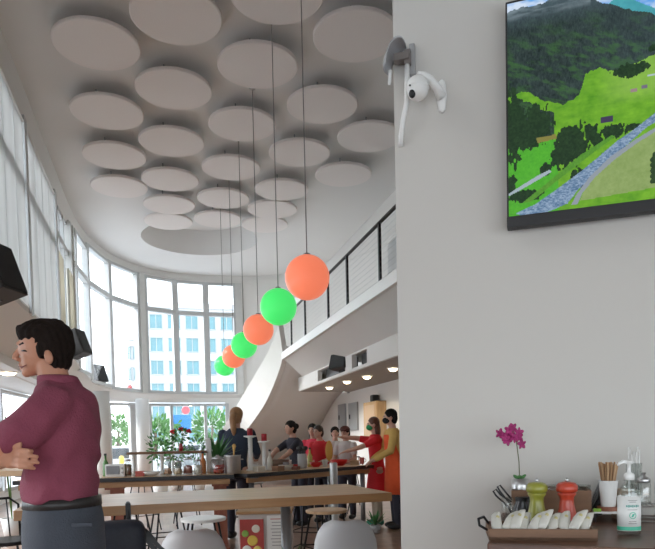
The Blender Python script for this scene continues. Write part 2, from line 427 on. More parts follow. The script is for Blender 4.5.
# mezzanine inner parapet / backing between rails is the upper wall with added windows
# ------------------------------------------------------------ swooping stair
up=[(278.5,325,15.25),(269,350,16.2),(253,378,17.2),(237,405,18.1),(221,432,19.0),(209,455,19.6),(203,470,20.1)]
U=[ony(*q) for q in up]
def interp(P,n):
    out=[]
    for i in range(n):
        t=i/(n-1)*(len(P)-1); k=min(int(t),len(P)-2); f=t-k
        p0=P[max(k-1,0)];p1=P[k];p2=P[k+1];p3=P[min(k+2,len(P)-1)]
        out.append(.5*((2*p1)+(p2-p0)*f+(2*p0-5*p1+4*p2-p3)*f*f+(3*p1-p0-3*p2+p3)*f**3))
    return out
low=[(283,354,15.25),(279,371,15.9),(266.5,401,16.9),(252,423,17.8),(240,438,18.7),(228,458,19.3),(222,470,19.8)]
Lw=[ony(*q) for q in low]
wl=[(4.92,15.9,2.66),(4.92,16.9,2.64),(4.92,17.9,2.45),(4.92,19.2,1.95),(4.85,20.4,1.4),(4.7,21.2,.8),(4.3,21.8,.1)]
Wl=[Vector(q) for q in wl]
n=40; Us=interp(U,n); Ls=interp(Lw,n); Ws=interp(Wl,n)
for a in (Us,Ls):
    for v in a: v.z=max(v.z,.01)
b=B(); R=[]
for i in range(n):
    t=Vector((Us[min(i+1,n-1)]-Us[max(i-1,0)])); t.z=0; t.normalize(); nn=Vector((-t.y,t.x,0)); 
    if nn.x<0: nn=-nn
    u=Us[i]; l=Ls[i].copy()
    if l.z>u.z-.1: l.z=max(0,u.z-.1)
    R.append([b.verts.new(q) for q in (u,l,l+nn*.12,u+nn*.12)])
for a,c in zip(R,R[1:]):
    for j in range(4): b.faces.new((a[j],a[(j+1)%4],c[(j+1)%4],c[j]))
b.faces.new(R[0][::-1]); b.faces.new(R[-1]); struct('wall_stair_parapet',b,PLAST,smooth=False)
b=B(); R=[]
for i in range(n):
    l=Ls[i]+Vector((.06,0,.02)); w_=Ws[i]; row=[]
    for k in range(9):
        f=k/8; p=l.lerp(w_,f); p.z+=-.05*math.sin(f*PI); row.append(p)
    R.append(([b.verts.new(p) for p in row],[b.verts.new(p+Vector((0,0,.2))) for p in row]))
for (a,a2),(c,c2) in zip(R,R[1:]):
    for k in range(8):
        b.faces.new((a[k],a[k+1],c[k+1],c[k])); b.faces.new((a2[k],c2[k],c2[k+1],a2[k+1]))
    b.faces.new((a[0],c[0],c2[0],a2[0])); b.faces.new((a[8],a2[8],c2[8],c[8]))
for (a,a2) in (R[0],R[-1]):
    for k in range(8): b.faces.new((a[k],a2[k],a2[k+1],a[k+1]))
struct('stair_soffit',b,PLAST,smooth=True)
# ------------------------------------------------------------ TV wall
PE=flo(399.5,2.2); WD=Vector((.839,-.545,0)).normalized(); WN=Vector((WD.y,-WD.x,0))   # WN points to the camera
if WN.dot(Vector((0,0,0))-PE)<0: WN=-WN
WA=math.atan2(WD.y,WD.x)
c=PE+WD*1.9-WN*.15
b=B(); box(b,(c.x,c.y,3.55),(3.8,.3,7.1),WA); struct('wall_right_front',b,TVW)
def wallpt(px,py,off=0.0):
    d=ray(px,py); q=PE+WN*off; t=(q-O).dot(WN)/d.dot(WN); return O+d*t
WM=Matrix.Rotation(WA,4,'Z')      # local x along the wall, local -y toward the camera if WN = -y
# local frame for wall items: x along WD, y = away from camera(-WN)
# television
a=wallpt(507,228,.06); tl=wallpt(506.5,2,.06)
H=tl.z-a.z+.005; Wt=(H-.04)*16/9*1.0
tv=thing('television','large flat television on the wall showing a green alpine valley','television',(a.x,a.y,a.z),WA)
b=B(); box(b,(Wt/2,.022,H/2),(Wt,.03,H)); bev(b,.004); obj('housing',b,BLACK,tv)
b=B(); box(b,(Wt/2,.0435,H/2),(.5,.03,.4)); obj('wall_bracket',b,BMET,tv)
b=B(); box(b,(Wt/2,.003,.017),(Wt,.012,.034)); bev(b,.003); obj('bottom_bezel',b,BLACK,tv)
def inside(x,y,poly):
    r=False; n=len(poly); j=n-1
    for i in range(n):
        xi,yi=poly[i]; xj,yj=poly[j]
        if (yi>y)!=(yj>y) and x<(xj-xi)*(y-yi)/(yj-yi)+xi: r=not r
        j=i
    return r
def hsh(i,j): 
    v=math.sin(i*127.1+j*311.7)*43758.5453; return v-math.floor(v)
def vn(x,y):
    i,j=math.floor(x),math.floor(y); u,v=x-i,y-j; u=u*u*(3-2*u); v=v*v*(3-2*v)
    return (hsh(i,j)*(1-u)+hsh(i+1,j)*u)*(1-v)+(hsh(i,j+1)*(1-u)+hsh(i+1,j+1)*u)*v
def fb_(x,y): return .5*vn(x,y)+.3*vn(x*2.1,y*2.1)+.2*vn(x*4.3,y*4.3)
def mixc(a,b,t): t=max(0,min(1,t)); return tuple(x+(y-x)*t for x,y in zip(a,b))
def pl(pts,x):
    if x<=pts[0][0]: return pts[0][1]
    for (a,b_),(c_,d) in zip(pts,pts[1:]):
        if x<=c_: return b_+(d-b_)*(x-a)/(c_-a)
    return pts[-1][1]
def tvcol(x,y):
    f=fb_(x/14,y/14); g=fb_(x/4+9,y/4); h2=fb_(x/30,y/8)
    ridge=pl([(30,22),(60,14),(90,18),(130,8),(165,2),(200,16),(235,42),(262,56),(300,74),(340,92),(366,98),(480,60),(620,20),(760,60),(900,40)],x)+6*(vn(x/9,3)-.5)
    if y<ridge:
        ridge2=pl([(230,60),(262,38),(285,42),(320,66),(360,90),(500,110)],x)
        if y>ridge2: return mixc((.05,.28,.34),(.08,.40,.45),f)
        c_=mixc((.10,.30,.72),(.16,.42,.85),f); cl=fb_(x/45+3,y/20)
        return mixc(c_,(.62,.72,.86),(cl-.42)*3.5)
    # mountain forest
    h_=fb_(x/2.2,y/5.5); base=mixc((.004,.010,.011),(.045,.075,.072),(h_*1.1+f*.6-.4))
    streak=fb_((x+y*.9)/30,(y-x*.5)/9)
    base=mixc(base,(.045,.13,.035),(streak-.45)*2.4*max(0,min(1,(y-40)/100)))
    base=mixc(base,(.10,.15,.19),.75*max(0,(70-y)/90)+max(0,(x-150)/500)*.3)
    if y<45 and x<210: base=mixc(base,(.42,.52,.58),(fb_(x/40,y/12+4)-.42)*2.4*(1-y/45))
    c_=base
    medge=pl([(30,212),(70,205),(110,235),(150,250),(185,238),(200,190),(230,184),(262,200),(300,188),(335,178),(366,182),(500,200),(900,170)],x)+5*(vn(x/6,8)-.5)
    if y>medge and not(x<132 and y<330 and y>medge+22):
        c_=mixc((.06,.24,.012),(.20,.46,.03),h2*.7+f*.8-.2)
        c_=mixc(c_,(.30,.50,.10),.5*max(0,min(1,(x-220)/60))*max(0,min(1,(275-y)/30)))
    if x<140 and y>325+6*(f-.5): c_=mixc((.045,.30,.02),(.09,.42,.03),g+f*.4)
    # dark clumps
    for (cx_,cy_,rx_,ry_) in [(42,285,22,85),(92,285,38,42),(70,300,45,38),(292,200,34,15),(350,162,22,9),(210,325,18,22),(170,342,40,44),(145,365,22,28),(258,328,28,16),(298,325,16,8),(112,390,12,14),(38,418,12,22),(70,445,40,14),(182,420,16,20),(245,378,14,12),(225,345,10,16),(395,215,40,30),(500,290,50,40),(690,250,80,50),(355,300,12,14)]:
        dd=((x-cx_)/rx_)**2+((y-cy_)/ry_)**2
        if dd<1.7 and dd<1.0+1.1*(vn(x/3.2+cx_,y/9)-.5)+.7*(vn(x/9+5,y/9)-.5): c_=mixc((.004,.016,.008),(.022,.06,.02),g*1.3-.1)
    river=[(366,294),(340,303),(300,330),(262,352),(225,380),(190,405),(140,437),(90,466),(45,482),(60,489),(120,487),(160,474),(183,446),(235,402),(285,362),(325,330),(366,312),(900,180),(900,150)]
    if inside(x,y,river): c_=mixc((.07,.15,.27),(.36,.47,.62),fb_(x/5,y/2.5)*1.6-.4)
    if inside(x,y,[(30,440),(60,428),(110,405),(125,398),(122,392),(90,404),(30,434)]): c_=(.35,.42,.48)
    if inside(x,y,[(130,425),(200,378),(260,340),(255,335),(190,368),(110,425),(60,460),(80,460)]): c_=mixc((.06,.22,.02),(.12,.33,.04),g)
    fld=[(366,330),(300,362),(255,390),(215,425),(196,450),(186,472),(366,462),(900,440),(900,250)]
    if inside(x,y,fld): c_=mixc((.17,.27,.07),(.30,.40,.15),g*.6+f*.6)
    road=[(366,322),(300,354),(250,383),(208,420),(180,455),(168,478),(182,478),(192,455),(218,424),(258,391),(304,362),(366,330),(900,240),(900,230)]
    if inside(x,y,road): c_=(.27,.31,.35)
    if x>366 and y>400: c_=mixc((.10,.25,.04),(.2,.38,.08),g)
    for hx,hy,w_,h_,cc in [(230,293,26,13,(.05,.04,.09)),(292,243,14,6,(.30,.22,.22)),(314,238,12,7,(.16,.14,.20)),(326,217,28,4,(.4,.5,.55)),(150,250,0,0,(0,0,0))]:
        if hx<x<hx+w_ and hy<y<hy+h_: c_=cc
    if inside(x,y,[(92,316),(135,314),(138,324),(96,328)]): c_=(.22,.20,.05)
    if y>360 and x>328 and y<455 and (x-330)*1.0>abs(((y/12)%1)-.5)*8+ (max(0,400-y))*.55 and x<400: c_=mixc((.012,.03,.012),(.04,.09,.03),g)
    return c_
# screen mesh: coloured grid
SW=Wt-.012; SH=H-.045; full=SH*0+ (SW/(SH))*488
nx,ny=640,250
vis=340.0; me=bpy.data.meshes.new('screen')
xs=[]; 
cols_total=full
xsn=[]
x=0.0
while x<cols_total: 
    xsn.append(x); x+= 1.7 if x<360 else 8
xsn.append(cols_total); ysn=[488*j/260 for j in range(261)]
verts=[(.006+SW*(u/cols_total),0.0,.034+SH*(1-v/488)) for v in ysn for u in xsn]
nxv=len(xsn); faces=[]; cols=[]
for j in range(260):
    for i in range(nxv-1):
        faces.append((j*nxv+i,(j+1)*nxv+i,(j+1)*nxv+i+1,j*nxv+i+1))
        cc=tvcol(30+(xsn[i]+xsn[i+1])/2,(ysn[j]+ysn[j+1])/2)
        cols+= [*cc,1]*4
me.from_pydata(verts,[],faces); ca=me.color_attributes.new('picture','FLOAT_COLOR','CORNER'); ca.data.foreach_set('color',cols)
ms=bpy.data.materials.new('screen_picture'); ms.use_nodes=True; nn=ms.node_tree.nodes; bsd=nn['Principled BSDF']
at=nn.new('ShaderNodeAttribute'); at.attribute_name='picture'
bsd.inputs['Base Color'].default_value=(.01,.01,.01,1); bsd.inputs['Roughness'].default_value=.35; bsd.inputs['Specular IOR Level'].default_value=.15
ms.node_tree.links.new(at.outputs['Color'],bsd.inputs['Emission Color']); bsd.inputs['Emission Strength'].default_value=.72
me.materials.append(ms); so=bpy.data.objects.new('screen',me); C.objects.link(so); so.parent=tv; so.location=(0,.002,0)
# dome camera on wall
q=wallpt(442,97,0.0)
cm=thing('security_camera','white dome security camera on a curved wall arm','camera',(q.x,q.y,q.z),WA)
b=B(); loft(b,[((0,-.004,-.052),.004,.004,0),((0,-.006,-.044),.012,.006,0),((0,-.008,0),.017,.008,0),((0,-.006,.044),.012,.006,0),((0,-.004,.052),.004,.004,0)],20); obj('wall_plate',b,WHITE,cm,True)
b=B(); tube(b,[(0,-.01,-.005),(-.012,-.032,.016),(-.028,-.055,.034),(-.045,-.070,.040),(-.06,-.078,.034)],[.017,.014,.012,.013,.018],14); obj('arm',b,WHITE,cm,True)
b=B(); lathe(b,[(.005,.036),(.022,.033),(.033,.022),(.036,.004),(.037,.0)],24,(-.066,-.078,0)); ell(b,(-.066,-.078,0),(.035,.035,.037),seg=20); obj('dome',b,WHITE,cm,True)
b=B(); ell(b,(-.080,-.100,-.024),(.011,.011,.013),seg=14); obj('lens',b,BLACK,cm,True)
b=B(); ell(b,(-.085,-.110,-.002),(.003,.003,.003),seg=10); obj('sensor_dot',b,BLACK,cm,True)
# antenna bracket at the corner
q=wallpt(413,62,0.0)
an=thing('wireless_antenna','grey curved wireless antenna on a bracket at the wall corner with hanging cable','antenna',(q.x,q.y,q.z),WA)
b=B(); box(b,(0.0,-.01,0),(.018,.02,.10)); bev(b,.003); obj('wall_rail',b,GREYP,an)
b=B(); box(b,(-.03,-.035,.0),(.05,.03,.022)); box(b,(-.012,-.025,.0),(.02,.03,.045)); obj('bracket',b,mat('bracket_brown_grey',(.18,.16,.15),.5),an)
b=B(); R=[]
for i in range(9):
    a_=-.9+1.8*i/8; row=[]
    for k,(rr) in enumerate((.062,.066)):
        pass
    R.append(a_)
# curved reflector shell (quarter dish)
outer_=[];inner_=[]
for i in range(13):
    th=-.35+ (PI*.62)*i/12
    for (lst,rr) in ((outer_,.075),(inner_,.071)):
        row=[]
        for k in range(9):
            ph=-.8+1.6*k/8
            row.append(b.verts.new((-.035-rr*math.sin(th)*math.cos(ph)*.75,-.04+rr*math.sin(ph)*.8,-.03+rr*math.cos(th)*1.0)))
        lst.append(row)
for lst in (outer_,inner_):
    for r1,r2 in zip(lst,lst[1:]):
        for k in range(8): b.faces.new((r1[k],r1[k+1],r2[k+1],r2[k]))
for k in range(8):
    b.faces.new((outer_[0][k],outer_[0][k+1],inner_[0][k+1],inner_[0][k])); b.faces.new((outer_[-1][k],inner_[-1][k],inner_[-1][k+1],outer_[-1][k+1]))
for i in range(12):
    for k in (0,8): b.faces.new((outer_[i][k],outer_[i+1][k],inner_[i+1][k],inner_[i][k]))
obj('reflector',b,mat('pale_grey_plastic',(.42,.42,.43),.5),an,True)
b=B(); tube(b,[(-.014,-.03,-.02),(-.016,-.03,-.09),(-.018,-.028,-.14),(-.032,-.02,-.19),(-.042,-.012,-.24),(-.044,-.005,-.27)],.0085,10); obj('cable',b,WHITE,an,True)
b=B(); tube(b,[(-.07,-.03,-.03),(-.075,-.03,-.075)],[.007,.005],8); obj('antenna_tip',b,WHITE,an,True)
# ------------------------------------------------------------ ceiling discs
dl=[(96,41,'nearest the camera in the leftmost column'),(176,12,'second column from the left, nearest the camera'),(355,32,'fourth column from the left, nearest the camera'),(257,62,'third column from the left, second nearest the camera'),(174,86,'second column from the left, second nearest the camera'),(109,109,'leftmost column, second nearest the camera'),(322,102,'fourth column from the left, second nearest the camera'),(246,122,'third column from the left, third nearest the camera'),(173,139,'second column from the left, third nearest the camera'),(115,153,'leftmost column, third nearest the camera'),(370,134,'rightmost column, nearest of the two'),(299,150,'fourth column from the left, third nearest the camera'),(230,165,'third column from the left, fourth nearest the camera'),(170,177,'second column from the left, fourth nearest the camera'),(117,184,'leftmost column, farthest of its four'),(342,172,'rightmost column, farther of the two'),(279,187,'fourth column from the left, fourth nearest the camera'),(222,196,'third column from the left, fifth nearest the camera'),(165,202,'second column from the left, fifth nearest the camera'),(273,207,'fourth column from the left, second from the far end'),(219,217,'third column from the left, last before the round recess'),(164,219,'second column from the left, last before the round recess'),(273,223,'fourth column from the left, farthest from the camera'),(275,-12,'third column from the left, cut by the top of the photo')]
cx={0:-.68,1:.38,2:1.57,3:2.78,4:3.9}
d0=None
for k,(px,py,lab) in enumerate(dl):
    p=onz(px,py,6.93); X=min(cx.values(),key=lambda v:abs(v-p.x)); L_='pale round ceiling disc, '+lab
    if d0 is None:
        t=thing('acoustic_disc',L_,'ceiling disc',(X,p.y,6.85),0,'acoustic discs under the ceiling')
        b=B(); lathe(b,[(.575,0),(.59,.012),(.59,.05),(.575,.06)],64); obj('disc_panel',b,DISC,t)
        b=B()
        for a_ in range(3): tube(b,[(.3*math.cos(a_*2.1),.3*math.sin(a_*2.1),.06),(.3*math.cos(a_*2.1),.3*math.sin(a_*2.1),.24)],.012,8)
        obj('spacer',b,GREYM,t); d0=t
    else: dup(d0,(X,p.y,6.85),0,L_)
# ------------------------------------------------------------ pendants
def globe_mat(name,col,es):
    return mat(name,col,.35,var=.03,scale=6,emis=es,ecol=col,spec=.4)
GO=globe_mat('orange_globe',(.93,.225,.12),.50); GG=globe_mat('green_globe',(.07,.84,.17),.50)
pn=[]
yy=[7.12,8.75,10.6,12.35,14.0,15.7]
labs=['orange globe pendant, nearest and largest','green globe pendant, second nearest the camera','orange globe pendant, second of the orange ones','green globe pendant between the two smaller orange globes','orange globe pendant, smallest of the orange ones','green globe pendant, farthest and smallest']
xx=[1.665,1.63,1.63,1.615,1.60,1.57]
for i in range(6):
    t=thing('globe_pendant',labs[i]+', on a long thin cord','pendant lamp',(xx[i],yy[i],3.17),0,'orange and green globe pendants')
    b=B(); ell(b,(0,0,0),.25,seg=48); obj('globe',b,GO if i%2==0 else GG,t,True)
    b=B(); lathe(b,[(.04,.235),(.04,.262),(.012,.275)],16); obj('cap',b,GREYP,t,True)
    b=B(); tube(b,[(0,0,.27),(0,0,ZC-3.17-.02)],.0065,8); obj('cord',b,mat('cord_grey',(.30,.28,.27),.6),t,True)
    b=B(); lathe(b,[(.015,ZC-3.17-.07),(.06,ZC-3.17-.03),(.065,ZC-3.17)],20); obj('canopy',b,STEEL,t,True)
# ------------------------------------------------------------ speakers
def speaker(loc,rz,w,h,d,label,tilt=-.45):
    t=thing('loudspeaker',label,'speaker',loc,rz,'black loudspeakers')
    M=Matrix.Rotation(tilt,4,'X')
    b=B()
    pts=[(-w/2,0),(w/2,0),(w/2*.72,d),(-w/2*.72,d)]
    a=[b.verts.new((x,y,0)) for x,y in pts]; c_=[b.verts.new((x,y,h)) for x,y in pts]
    b.faces.new(a[::-1]); b.faces.new(c_)
    for i in range(4): b.faces.new((a[i],a[(i+1)%4],c_[(i+1)%4],c_[i]))
    bev(b,.012); bmesh.ops.transform(b,matrix=M,verts=b.verts); obj('cabinet',b,BLACK,t)
    b=B(); box(b,(0,-.006,h/2),(w*.93,.012,h*.93)); bev(b,.004); bmesh.ops.transform(b,matrix=M,verts=b.verts); obj('grille',b,GRILLE,t)
    b=B(); box(b,(0,d*.6,-.03),(w*.3,.05,.10)); obj('mount',b,BMET,t)
    return t
# local -y is the front
p=onx(16,291,XL+.62); speaker((p.x,p.y,p.z),1.15,.40,.52,.36,'large black loudspeaker on the left sill beam, nearest the camera',-.35)
p=onx(76,352,XL+.28); p2=ap(hit(79)); speaker((XL+.50,14.9,3.32),1.2,.42,.56,.36,'black loudspeaker on the left sill beam behind the man\'s head',-.35)
q=ap(hit(102)); p=dep(104,381,18.4); speaker((p.x,p.y,p.z),1.0,.46,.50,.34,'small black loudspeaker at the start of the curved window',-.3)
p=onx(336,368,3.36); speaker((p.x,p.y,p.z),-1.2,.52,.30,.26,'black loudspeaker poking out of the right aisle beam',-.25)
# ------------------------------------------------------------ downlights
DL=mat('downlight_glow',(1,.82,.55),.4,emis=9,ecol=(1,.80,.52))
def downlight(p,lab,power=9,r=.09):
    t=thing('downlight',lab,'ceiling light',p,0,'small round ceiling lights')
    b=B(); lathe(b,[(r+.02,0),(r+.02,-.015),(r*.9,-.02)],24); obj('trim_ring',b,WHITE,t)
    b=B(); ell(b,(0,0,-.022),(r*.85,r*.85,.045),seg=20); obj('lens',b,DL,t,True)
    l=bpy.data.lights.new('lamp','SPOT'); l.energy=power; l.color=(1,.85,.62); l.spot_size=2.6; l.shadow_soft_size=.06
    o=bpy.data.objects.new('lamp',l); C.objects.link(o); o.location=(0,0,-.09); o.parent=t
for k,px,py in [(0,393,368),(1,367,376),(2,347,381),(3,329.5,387)]:
    p=onz(px,py,2.57); downlight((p.x,p.y,2.575),['warm round ceiling light in the right aisle, nearest the wall edge','warm round ceiling light in the right aisle, second nearest','warm round ceiling light in the right aisle, third nearest','warm round ceiling light in the right aisle, farthest'][k],14)
p=onz(8,373,2.68); downlight((p.x,p.y,2.70),'warm round ceiling light in the left aisle, in front of the man\'s face',14,.16)
p=onz(105,402,2.68); downlight((p.x,p.y,2.70),'warm round ceiling light under the curved beam, right of the man',10,.12)
p=onz(190,404.5,2.68); downlight((p.x,p.y-.3,2.66),'warm round ceiling light under the curved beam, above the flowers',10,.10)
# ------------------------------------------------------------ tables
def leg_post(t,x,y,h,r=.03):
    b=B(); lathe(b,[(r,.02),(r,h)],20,(x,y,0)); lathe(b,[(.09,h-.012),(.09,h)],20,(x,y,0)); lathe(b,[(.055,0),(.055,.02),(r,.03)],20,(x,y,0)); return obj('leg',b,GREYM,t,True)
def slab(t,Lx,W,h,th,topm,edgem=None,name='table_top'):
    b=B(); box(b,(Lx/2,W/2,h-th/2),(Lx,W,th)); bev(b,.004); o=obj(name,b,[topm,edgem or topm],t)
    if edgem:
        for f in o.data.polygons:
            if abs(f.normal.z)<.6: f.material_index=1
    return o
A=onz(13,511,1.03); A2=onz(392,492.5,1.03); v=A2-A; ang=math.atan2(v.y,v.x); Lx=v.length
T1=thing('high_table','long light oak high table on steel posts behind the man','table',(A.x,A.y,0),ang)
slab(T1,Lx,.82,1.03,.05,OAK,OAKE)
for x,y in [(.3,.12),(.3,.7)]: leg_post(T1,x,y,.98)
l287=None
d=ray(287,520)
# find local x of leg seen at px 287
def _col(p): v_=p-O; return CX+F*v_.dot(RT)/v_.dot(FW)
best=min([(abs(_col(Vector((A.x+math.cos(ang)*x/100-math.sin(ang)*.5,A.y+math.sin(ang)*x/100+math.cos(ang)*.5,.6)))-287),x/100) for x in range(0,int(Lx*100))])[1]
leg_post(T1,best,.5,.98,.032)
T1A=ang; T1O=Vector((A.x,A.y,0))
# counter B1
A=onz(12,481,.95); A2=onz(234,474.3,.95); v=A2-A; ang=math.atan2(v.y,v.x); Lx=v.length; B1O=Vector((A.x,A.y,0)); B1A=ang; B1L=Lx
T=thing('prep_table','long wooden prep table with black front edge, left one of two, behind the oak table','table',(A.x,A.y,0),ang)
slab(T,Lx,.85,.95,.05,OAK,BLACK)
b=B(); box(b,(Lx/2,.06,.865),(Lx-.1,.04,.06)); obj('apron_board',b,OAKE,T)
b=B(); box(b,(Lx/2,.79,.865),(Lx-.1,.04,.06)); obj('apron_board',b,OAKE,T)
def loc_of(px,dp,Oo,an_):
    p=flo(px,dp)-Oo; c,s=math.cos(-an_),math.sin(-an_); return Vector((p.x*c-p.y*s,p.x*s+p.y*c,0))
for px in (112,219):
    q=loc_of(px,7.45,B1O,B1A); b=B(); box(b,(q.x,.42,.42),(.16,.06,.84)); box(b,(q.x,.42,.03),(.2,.6,.06)); box(b,(q.x,.42,.83),(.2,.6,.05)); obj('leg',b,REDW,T)
b=B(); box(b,(.25,.42,.42),(.16,.06,.84)); box(b,(.25,.42,.03),(.2,.6,.06)); obj('leg',b,REDW,T)
# counter B2
A=onz(247,473.8,.95); A2=onz(374,464.8,.95); v=A2-A; ang=math.atan2(v.y,v.x); Lx=v.length; B2O=Vector((A.x,A.y,0)); B2A=ang; B2L=Lx
T=thing('prep_table','wooden prep table with black edge where the children stand','table',(A.x,A.y,0),ang)
slab(T,Lx,.85,.95,.05,OAK,BLACK)
b=B(); box(b,(Lx/2,.06,.865),(Lx-.1,.04,.06)); obj('apron_board',b,OAKE,T)
for x,y in [(.15,.1),(.15,.75),(Lx-.15,.75),(Lx-.15,.1)]: leg_post(T,x,y,.9,.035)
def W2(Oo,an_,x,y,z=.95): c,s=math.cos(an_),math.sin(an_); return Vector((Oo.x+x*c-y*s,Oo.y+x*s+y*c,z))
# post standing at front of B2 (px 333)
p=flo(333,7.4); b=B(); lathe(b,[(.11,0),(.11,.02),(.045,.03),(.045,1.06),(.04,1.07)],20); tag(obj('steel_post',b,STEEL,None,True,p),'short round steel floor post in front of the children\'s prep table','post')
# T0 far-left table
A=onz(27,470.5,1.12); T=thing('high_table','oak high table cut off by the left edge of the photo','table',(A.x,A.y,0),yaw*-1+.08)
b=B(); box(b,(-.9,.4,1.095),(1.8,.8,.05)); bev(b,.004); obj('table_top',b,OAK,T)
leg_post(T,-.07,.15,1.07,.033); leg_post(T,-1.6,.4,1.07,.033)
# ------------------------------------------------------------ seats
def shell_chair(loc,rz,label):
    t=thing('shell_chair',label,'chair',loc,rz,'white shell chairs')
    b=B(); prof=[(-.20,.455,.20),(-.21,.44,.21),(-.17,.425,.225),(-.05,.415,.235),(.08,.42,.235),(.16,.45,.23),(.195,.52,.225),(.215,.62,.215),(.23,.71,.19),(.237,.765,.15),(.24,.79,.09)]
    nC=14; top=[];bot=[]
    for (y,z,hw) in prof:
        r1=[];r2=[]
        for k in range(nC+1):
            u=-1+2*k/nC; x=hw*u; back=z>.47
            lift=.06*abs(u)**3*(1 if not back else .3); fwd=-.10*abs(u)**2.5 if back else 0
            p_=Vector((x,y+fwd,z+lift-(.02*abs(u)**4 if z>.7 else 0)))
            off=Vector((0,.008,0)) if back else Vector((0,0,-.008))
            r1.append(b.verts.new(p_)); r2.append(b.verts.new(p_+off))
        top.append(r1);bot.append(r2)
    for lst in (top,bot):
        for a,c_ in zip(lst,lst[1:]):
            for k in range(nC): b.faces.new((a[k],a[k+1],c_[k+1],c_[k]))
    for k in range(nC):
        b.faces.new((top[0][k],top[0][k+1],bot[0][k+1],bot[0][k])); b.faces.new((top[-1][k],top[-1][k+1],bot[-1][k+1],bot[-1][k]))
    for i in range(len(prof)-1):
        for k in (0,nC): b.faces.new((top[i][k],top[i+1][k],bot[i+1][k],bot[i][k]))
    obj('seat_shell',b,mat('white_shell',(.60,.61,.63),.45,var=.02),t,True)
    for sx in (-1,1):
        for sy in (-1,1):
            b=B(); tube(b,[(sx*.12,sy*.11,.40),(sx*.2,sy*.19,0)],[.014,.010],10); obj('leg',b,PINE,t,True)
    b=B()
    for s in (-1,1): tube(b,[(s*.15,-.15,.27),(-s*.15,.15,.27)],.005,6)
    tube(b,[(-.13,-.12,.39),(.13,-.12,.39),(.13,.12,.39),(-.13,.12,.39),(-.13,-.12,.39)],.007,6); obj('brace',b,BMET,t)
    return t
p=flo(343,4.55); shell_chair(p,-yaw+PI,'white plastic shell chair, right one, beyond the oak table')
p=flo(191,4.25); s2=shell_chair(p,-yaw+PI+.15,'white plastic shell chair beside the backpack, left one')
def stool(loc,rz,label,topm,h=.74,back=False):
    t=thing('bar_stool',label,'stool',loc,rz,'wire legged stools')
    b=B(); lathe(b,[(.15,h-.03),(.178,h-.025),(.182,h-.005),(.172,h)],28); obj('seat',b,topm,t)
    for sx in (-1,1):
        for sy in (-1,1):
            b=B(); tube(b,[(sx*.10,sy*.10,h-.03),(sx*.155,sy*.155,h*.45),(sx*.2,sy*.2,0)],.009,8); obj('leg',b,BMET,t,True)
    for hh,k in ((.24,.178),(.42,.16)):
        b=B(); tube(b,[(k,k,hh),(-k,k,hh),(-k,-k,hh),(k,-k,hh),(k,k,hh)],.006,6); obj('footrest',b,BMET,t)
    if back:
        b=B(); tube(b,[(-.15,.15,h-.02),(-.16,.19,h+.22),(-.1,.2,h+.27),(.1,.2,h+.27),(.16,.19,h+.22),(.15,.15,h-.02)],.009,8)
        for q_ in (-.08,0,.08): tube(b,[(q_,.155,h-.02),(q_,.2,h+.27)],.005,6)
        obj('backrest',b,BMET,t,True)
    return t
st=stool(flo(201,5.1),.1,'black wire bar stool with pale round seat, beyond the oak table left of the menu',WHITE)
st2=stool(flo(325,5.5),.3,'black wire bar stool with wooden round seat above the right shell chair',OAK)
sts=[(st2,128,5.8,'wooden seated bar stool just right of the backpack straps'),(st2,165,6.4,'wooden seated bar stool in front of the left prep table, left of the reddish leg'),(st2,308,6.5,'wooden seated bar stool behind the steel post table leg'),(st,270,7.0,'pale seated bar stool left of the steel post by the menu cabinet'),(st,250,9.3,'pale seated bar stool far behind the children\'s table left end'),(st,140,9.8,'pale seated bar stool beyond the left prep table'),(st,185,10.4,'pale seated bar stool beyond the left prep table, farther right')]
for s_,px,dp_,lab in sts: dup(s_,flo(px,dp_),random.uniform(0,1.5),lab)
stool(flo(362,11.3),.4,'black bar stool with back, left of the girl in red',OAK,.74,True)
stool(flo(350,12.6),1.4,'black bar stool with back, farther behind the children\'s table',BMET,.74,True)
stool(flo(4,4.4),.6,'black wire stool with back at the far left edge',BMET,.70,True)
# ------------------------------------------------------------ people
def on1(px,yl=.3):      # point on left prep table seen at column px, yl from its front edge
    best=None
    for i in range(0,int(B1L*200)):
        p=W2(B1O,B1A,i/200,yl); v=p-O; e=abs(CX+F*v.dot(RT)/v.dot(FW)-px)
        if best is None or e<best[0]: best=(e,p)
    return best[1]
def on2(px,yl=.3):
    best=None
    for i in range(0,int((B2L+3)*200)):
        p=W2(B2O,B2A,i/200,yl); v=p-O; e=abs(CX+F*v.dot(RT)/v.dot(FW)-px)
        if best is None or e<best[0]: best=(e,p)
    return best[1]
def hand(b,wr,dirv,nrm,s=1.0,side=1,curl=.5):
    """palm + five fingers. wr wrist, dirv finger direction, nrm back-of-hand normal"""
    d=Vector(dirv).normalized(); nr=Vector(nrm); nr=(nr-d*nr.dot(d)).normalized(); w=d.cross(nr)*side
    wr=Vector(wr); pc=wr+d*.045*s
    M=Matrix((w,d,nr)).transposed().to_4x4()
    ell(b,pc,(.040*s,.050*s,.017*s),M,14)
    for k,(o_,L_) in enumerate(zip((-.029,-.010,.010,.028),(.065,.078,.074,.058))):
        p0=wr+d*.08*s+w*o_*s; p1=p0+d*L_*.45*s-nr*.01*s*curl; p2=p1+d*L_*.32*s-nr*.02*s*curl*1.4; p3=p2+d*L_*.2*s-nr*.02*s*curl*1.6
        tube(b,[wr+d*.05*s+w*o_*.8*s,p0,p1,p2,p3],[.0105*s,.0105*s,.010*s,.009*s,.006*s],10)
    t0=wr+d*.025*s-w*.025*s; tube(b,[t0,t0-w*.022*s+d*.02*s,t0-w*.034*s+d*.045*s-nr*.01*s,t0-w*.036*s+d*.065*s-nr*.018*s],[.014*s,.013*s,.011*s,.008*s],10)
